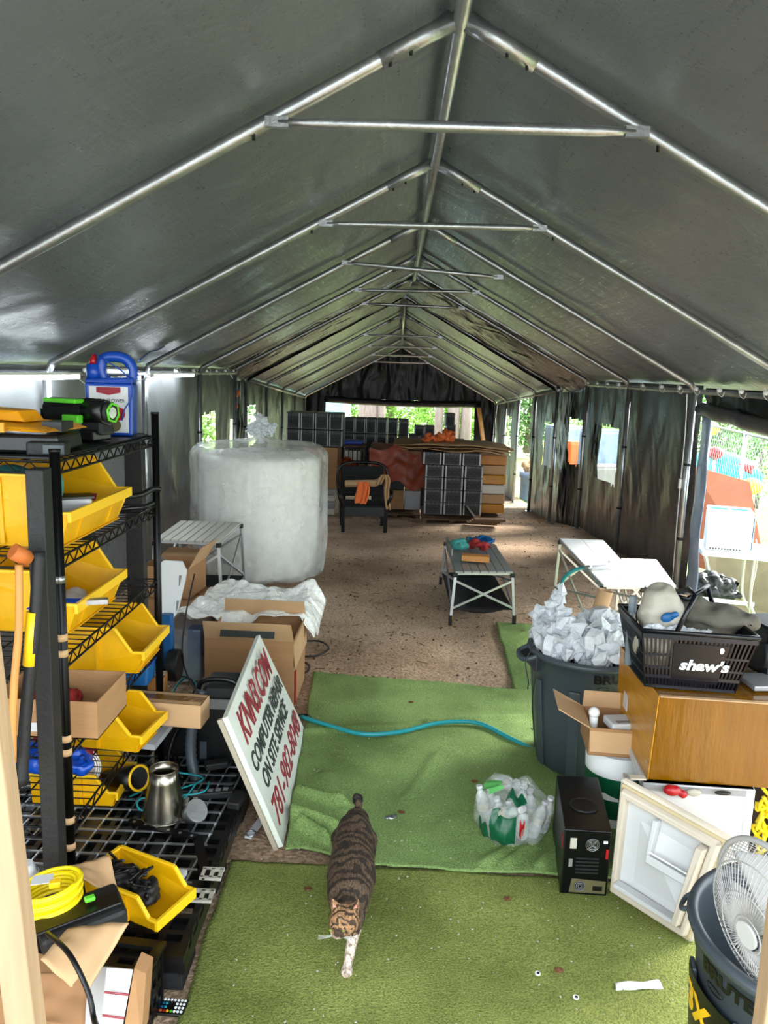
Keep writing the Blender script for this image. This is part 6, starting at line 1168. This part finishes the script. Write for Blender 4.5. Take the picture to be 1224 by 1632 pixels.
# grass tufts (uncountable)
mb = MB()
for k in range(5200):
    if k < 3200: x, y = random.uniform(2.75, 4.8), random.uniform(5.6, 9.5)
    else: x, y = random.uniform(2.6, 4.5), random.uniform(14.5, 18.5)
    z = g(x, y)-.08; h = random.uniform(.05, .16); a = random.random()*6.28; d = V((math.cos(a), math.sin(a), 0))*.006; l = V((random.uniform(-.05, .05), random.uniform(-.05, .05), h))
    mb.add([V((x, y, z))-d, V((x, y, z))+d, V((x, y, z))+l], [(0, 1, 2)])
tag(mb.build('grass_blades', 'grass'), 'tall green grass growing outside along the right side', 'grass', kind='stuff')
# ------------------------------------------------------------------ TREES AND HOUSE BEYOND
def foliage(c, r, n, s, mt, par, name='foliage', sc=(1, 1, 1)):
    mb = MB(); c = V(c)
    for k in range(n):
        d = V((random.gauss(0, 1), random.gauss(0, 1), random.gauss(0, 1))).normalized()*(random.random()**.4); d *= (.8+.35*nz(d.x*3+c.x, d.y*3, d.z*3))
        p = c+V((d.x*r*sc[0], d.y*r*sc[1], d.z*r*sc[2])); a = V((random.gauss(0, 1), random.gauss(0, 1), random.gauss(0, .6))).normalized()*s*random.uniform(.6, 1.3); b = a.orthogonal().normalized()*s*.5
        mb.add([p-a, p-b*.8, p+a, p+b*.8], [(0, 1, 2, 3)])
    return mb.build(name, mt, par)
TR = [(-4.4, 33, 2.7, 'leafd'), (-.6, 35, 3.0, 'leafo'), (2.2, 31, 2.4, 'leafo'), (5.6, 35, 2.9, 'leafd'), (8.6, 31, 2.6, 'leafo'), (-9.6, 30, 2.8, 'leafo'), (11, 28, 3.2, 'leafd')]
for i, (x, y, r_, mt) in enumerate(TR):
    z = g(0, y)-.1; t = thing('bushy_tree', ['dark leafy tree at the left beyond the far opening', 'bright tree in the middle left beyond the far opening', 'bright tree in the middle right beyond the far opening', 'darker tree at the right beyond the far opening', 'bright tree far right beyond the tents', 'bright tree far left beyond the tents', 'dark tree at the far right edge of the yard'][i], 'tree', (x, y, z), group='trees behind the far opening')
    MB().tube([(x, y, z), (x+.1, y, z+2), (x, y+.1, z+4)], [.22, .18, .12], 12).build('trunk', 'bark', t); foliage((x, y, z+2.3), r_, 5200, .11, mt, t, sc=(1, .6, 1.0))
for i, (u, wd) in enumerate(((583, .62), (603, .30), (695, .28), (718, .40), (738, .34))):
    q = gp(u, 760, 0); q = at(u, 740, 26.5); z = g(0, 26.5)-.1; t = thing('tree_trunk', '%s bare pale tree trunk standing beyond the far opening' % ['thickest', 'slim second', 'slim middle', 'fourth from left', 'rightmost'][i], 'tree', (q.x, 26.5, z), group='bare trunks beyond the far opening')
    MB().tube([(q.x, 26.5, z), (q.x+.03, 26.5, z+2), (q.x-.03, 26.5, z+7)], [wd*.65, wd*.5, wd*.42], 14).build('trunk', 'bark', t)
t = thing('pale_blue_shed', 'pale blue shed with white trim at the left beyond the far opening', 'shed', (-3.1, 28, g(0, 28)-.1)); z = g(0, 28)-.1
MB().box((-3.2, 28.6, z+1.4), (2.6, 2, 2.8)).build('wall', 'conc', t); MB().poly([(-4.7, 27.4, z+2.8), (-1.7, 27.4, z+2.8), (-3.2, 27.4, z+4)], (0, 2.4, 0)).build('roof', 'tarpout', t); MB().box((-1.95, 27.58, z+1.4), (.18, .04, 2.8)).build('corner_trim', 'white2', t); MB().box((-2.9, 27.58, z+1.3), (.5, .04, 1.0)).build('window', 'white2', t)
for i, (x, y, z_, r_, mt) in enumerate(((5.6, 19.5, .6, 1.5, 'leafo'), (8.5, 15, .4, 1.7, 'leafo'), (9.5, 21, .8, 2.2, 'leafd'), (12.5, 17.5, 1.0, 2.4, 'leafo'), (4.4, 21.2, -.2, .9, 'leafy'), (-4.3, 11.5, .5, 1.1, 'leafo'), (-4.5, 15, .5, 1.3, 'leafo'), (-5.2, 8.5, .6, 1.3, 'leafd'))):
    zb_ = g(x, y)-.1; t = thing('garden_bush', ['leafy bush outside the gap in the far right wall', 'bush beyond the chain link fence', 'tall dark bush behind the barrel', 'large bush at the far right', 'yellowish bush low by the far right corner', 'bush outside the left window of the nearer tent', 'bush outside the left window of the farther tent', 'dark bush left of the tents'][i], 'bush', (x, y, zb_), group='bushes around the tents'); MB().tube([(x, y, zb_), (x, y, z_)], [.06, .03], 8).build('stem', 'bark', t); foliage((x, y, max(z_, zb_+r_*.8)), r_, 2600, .08, mt, t)

mb = MB()
for k in range(1500):
    y = random.uniform(4.6, 17) if k > 500 else random.uniform(4.6, 8); x = random.uniform(-2.3, 2.35)
    if y < 6 and x > .7: continue
    if k % 3: s_ = random.uniform(.004, .014); mb.box((x, y, g(x, y)+s_*.2), (s_*1.5, s_, s_*.7), random.random()*3, taper=.6)
    else: L_ = random.uniform(.03, .10); a = random.random()*6.28; d = V((math.cos(a), math.sin(a), 0))*L_/2; p = V((x, y, g(x, y)+.006)); mb.beam(p-d, p+d, .004, .003)
tag(mb.build('dirt_debris', 'soil2'), 'small twigs, pebbles and leaf bits scattered over the dirt', 'debris', kind='stuff')
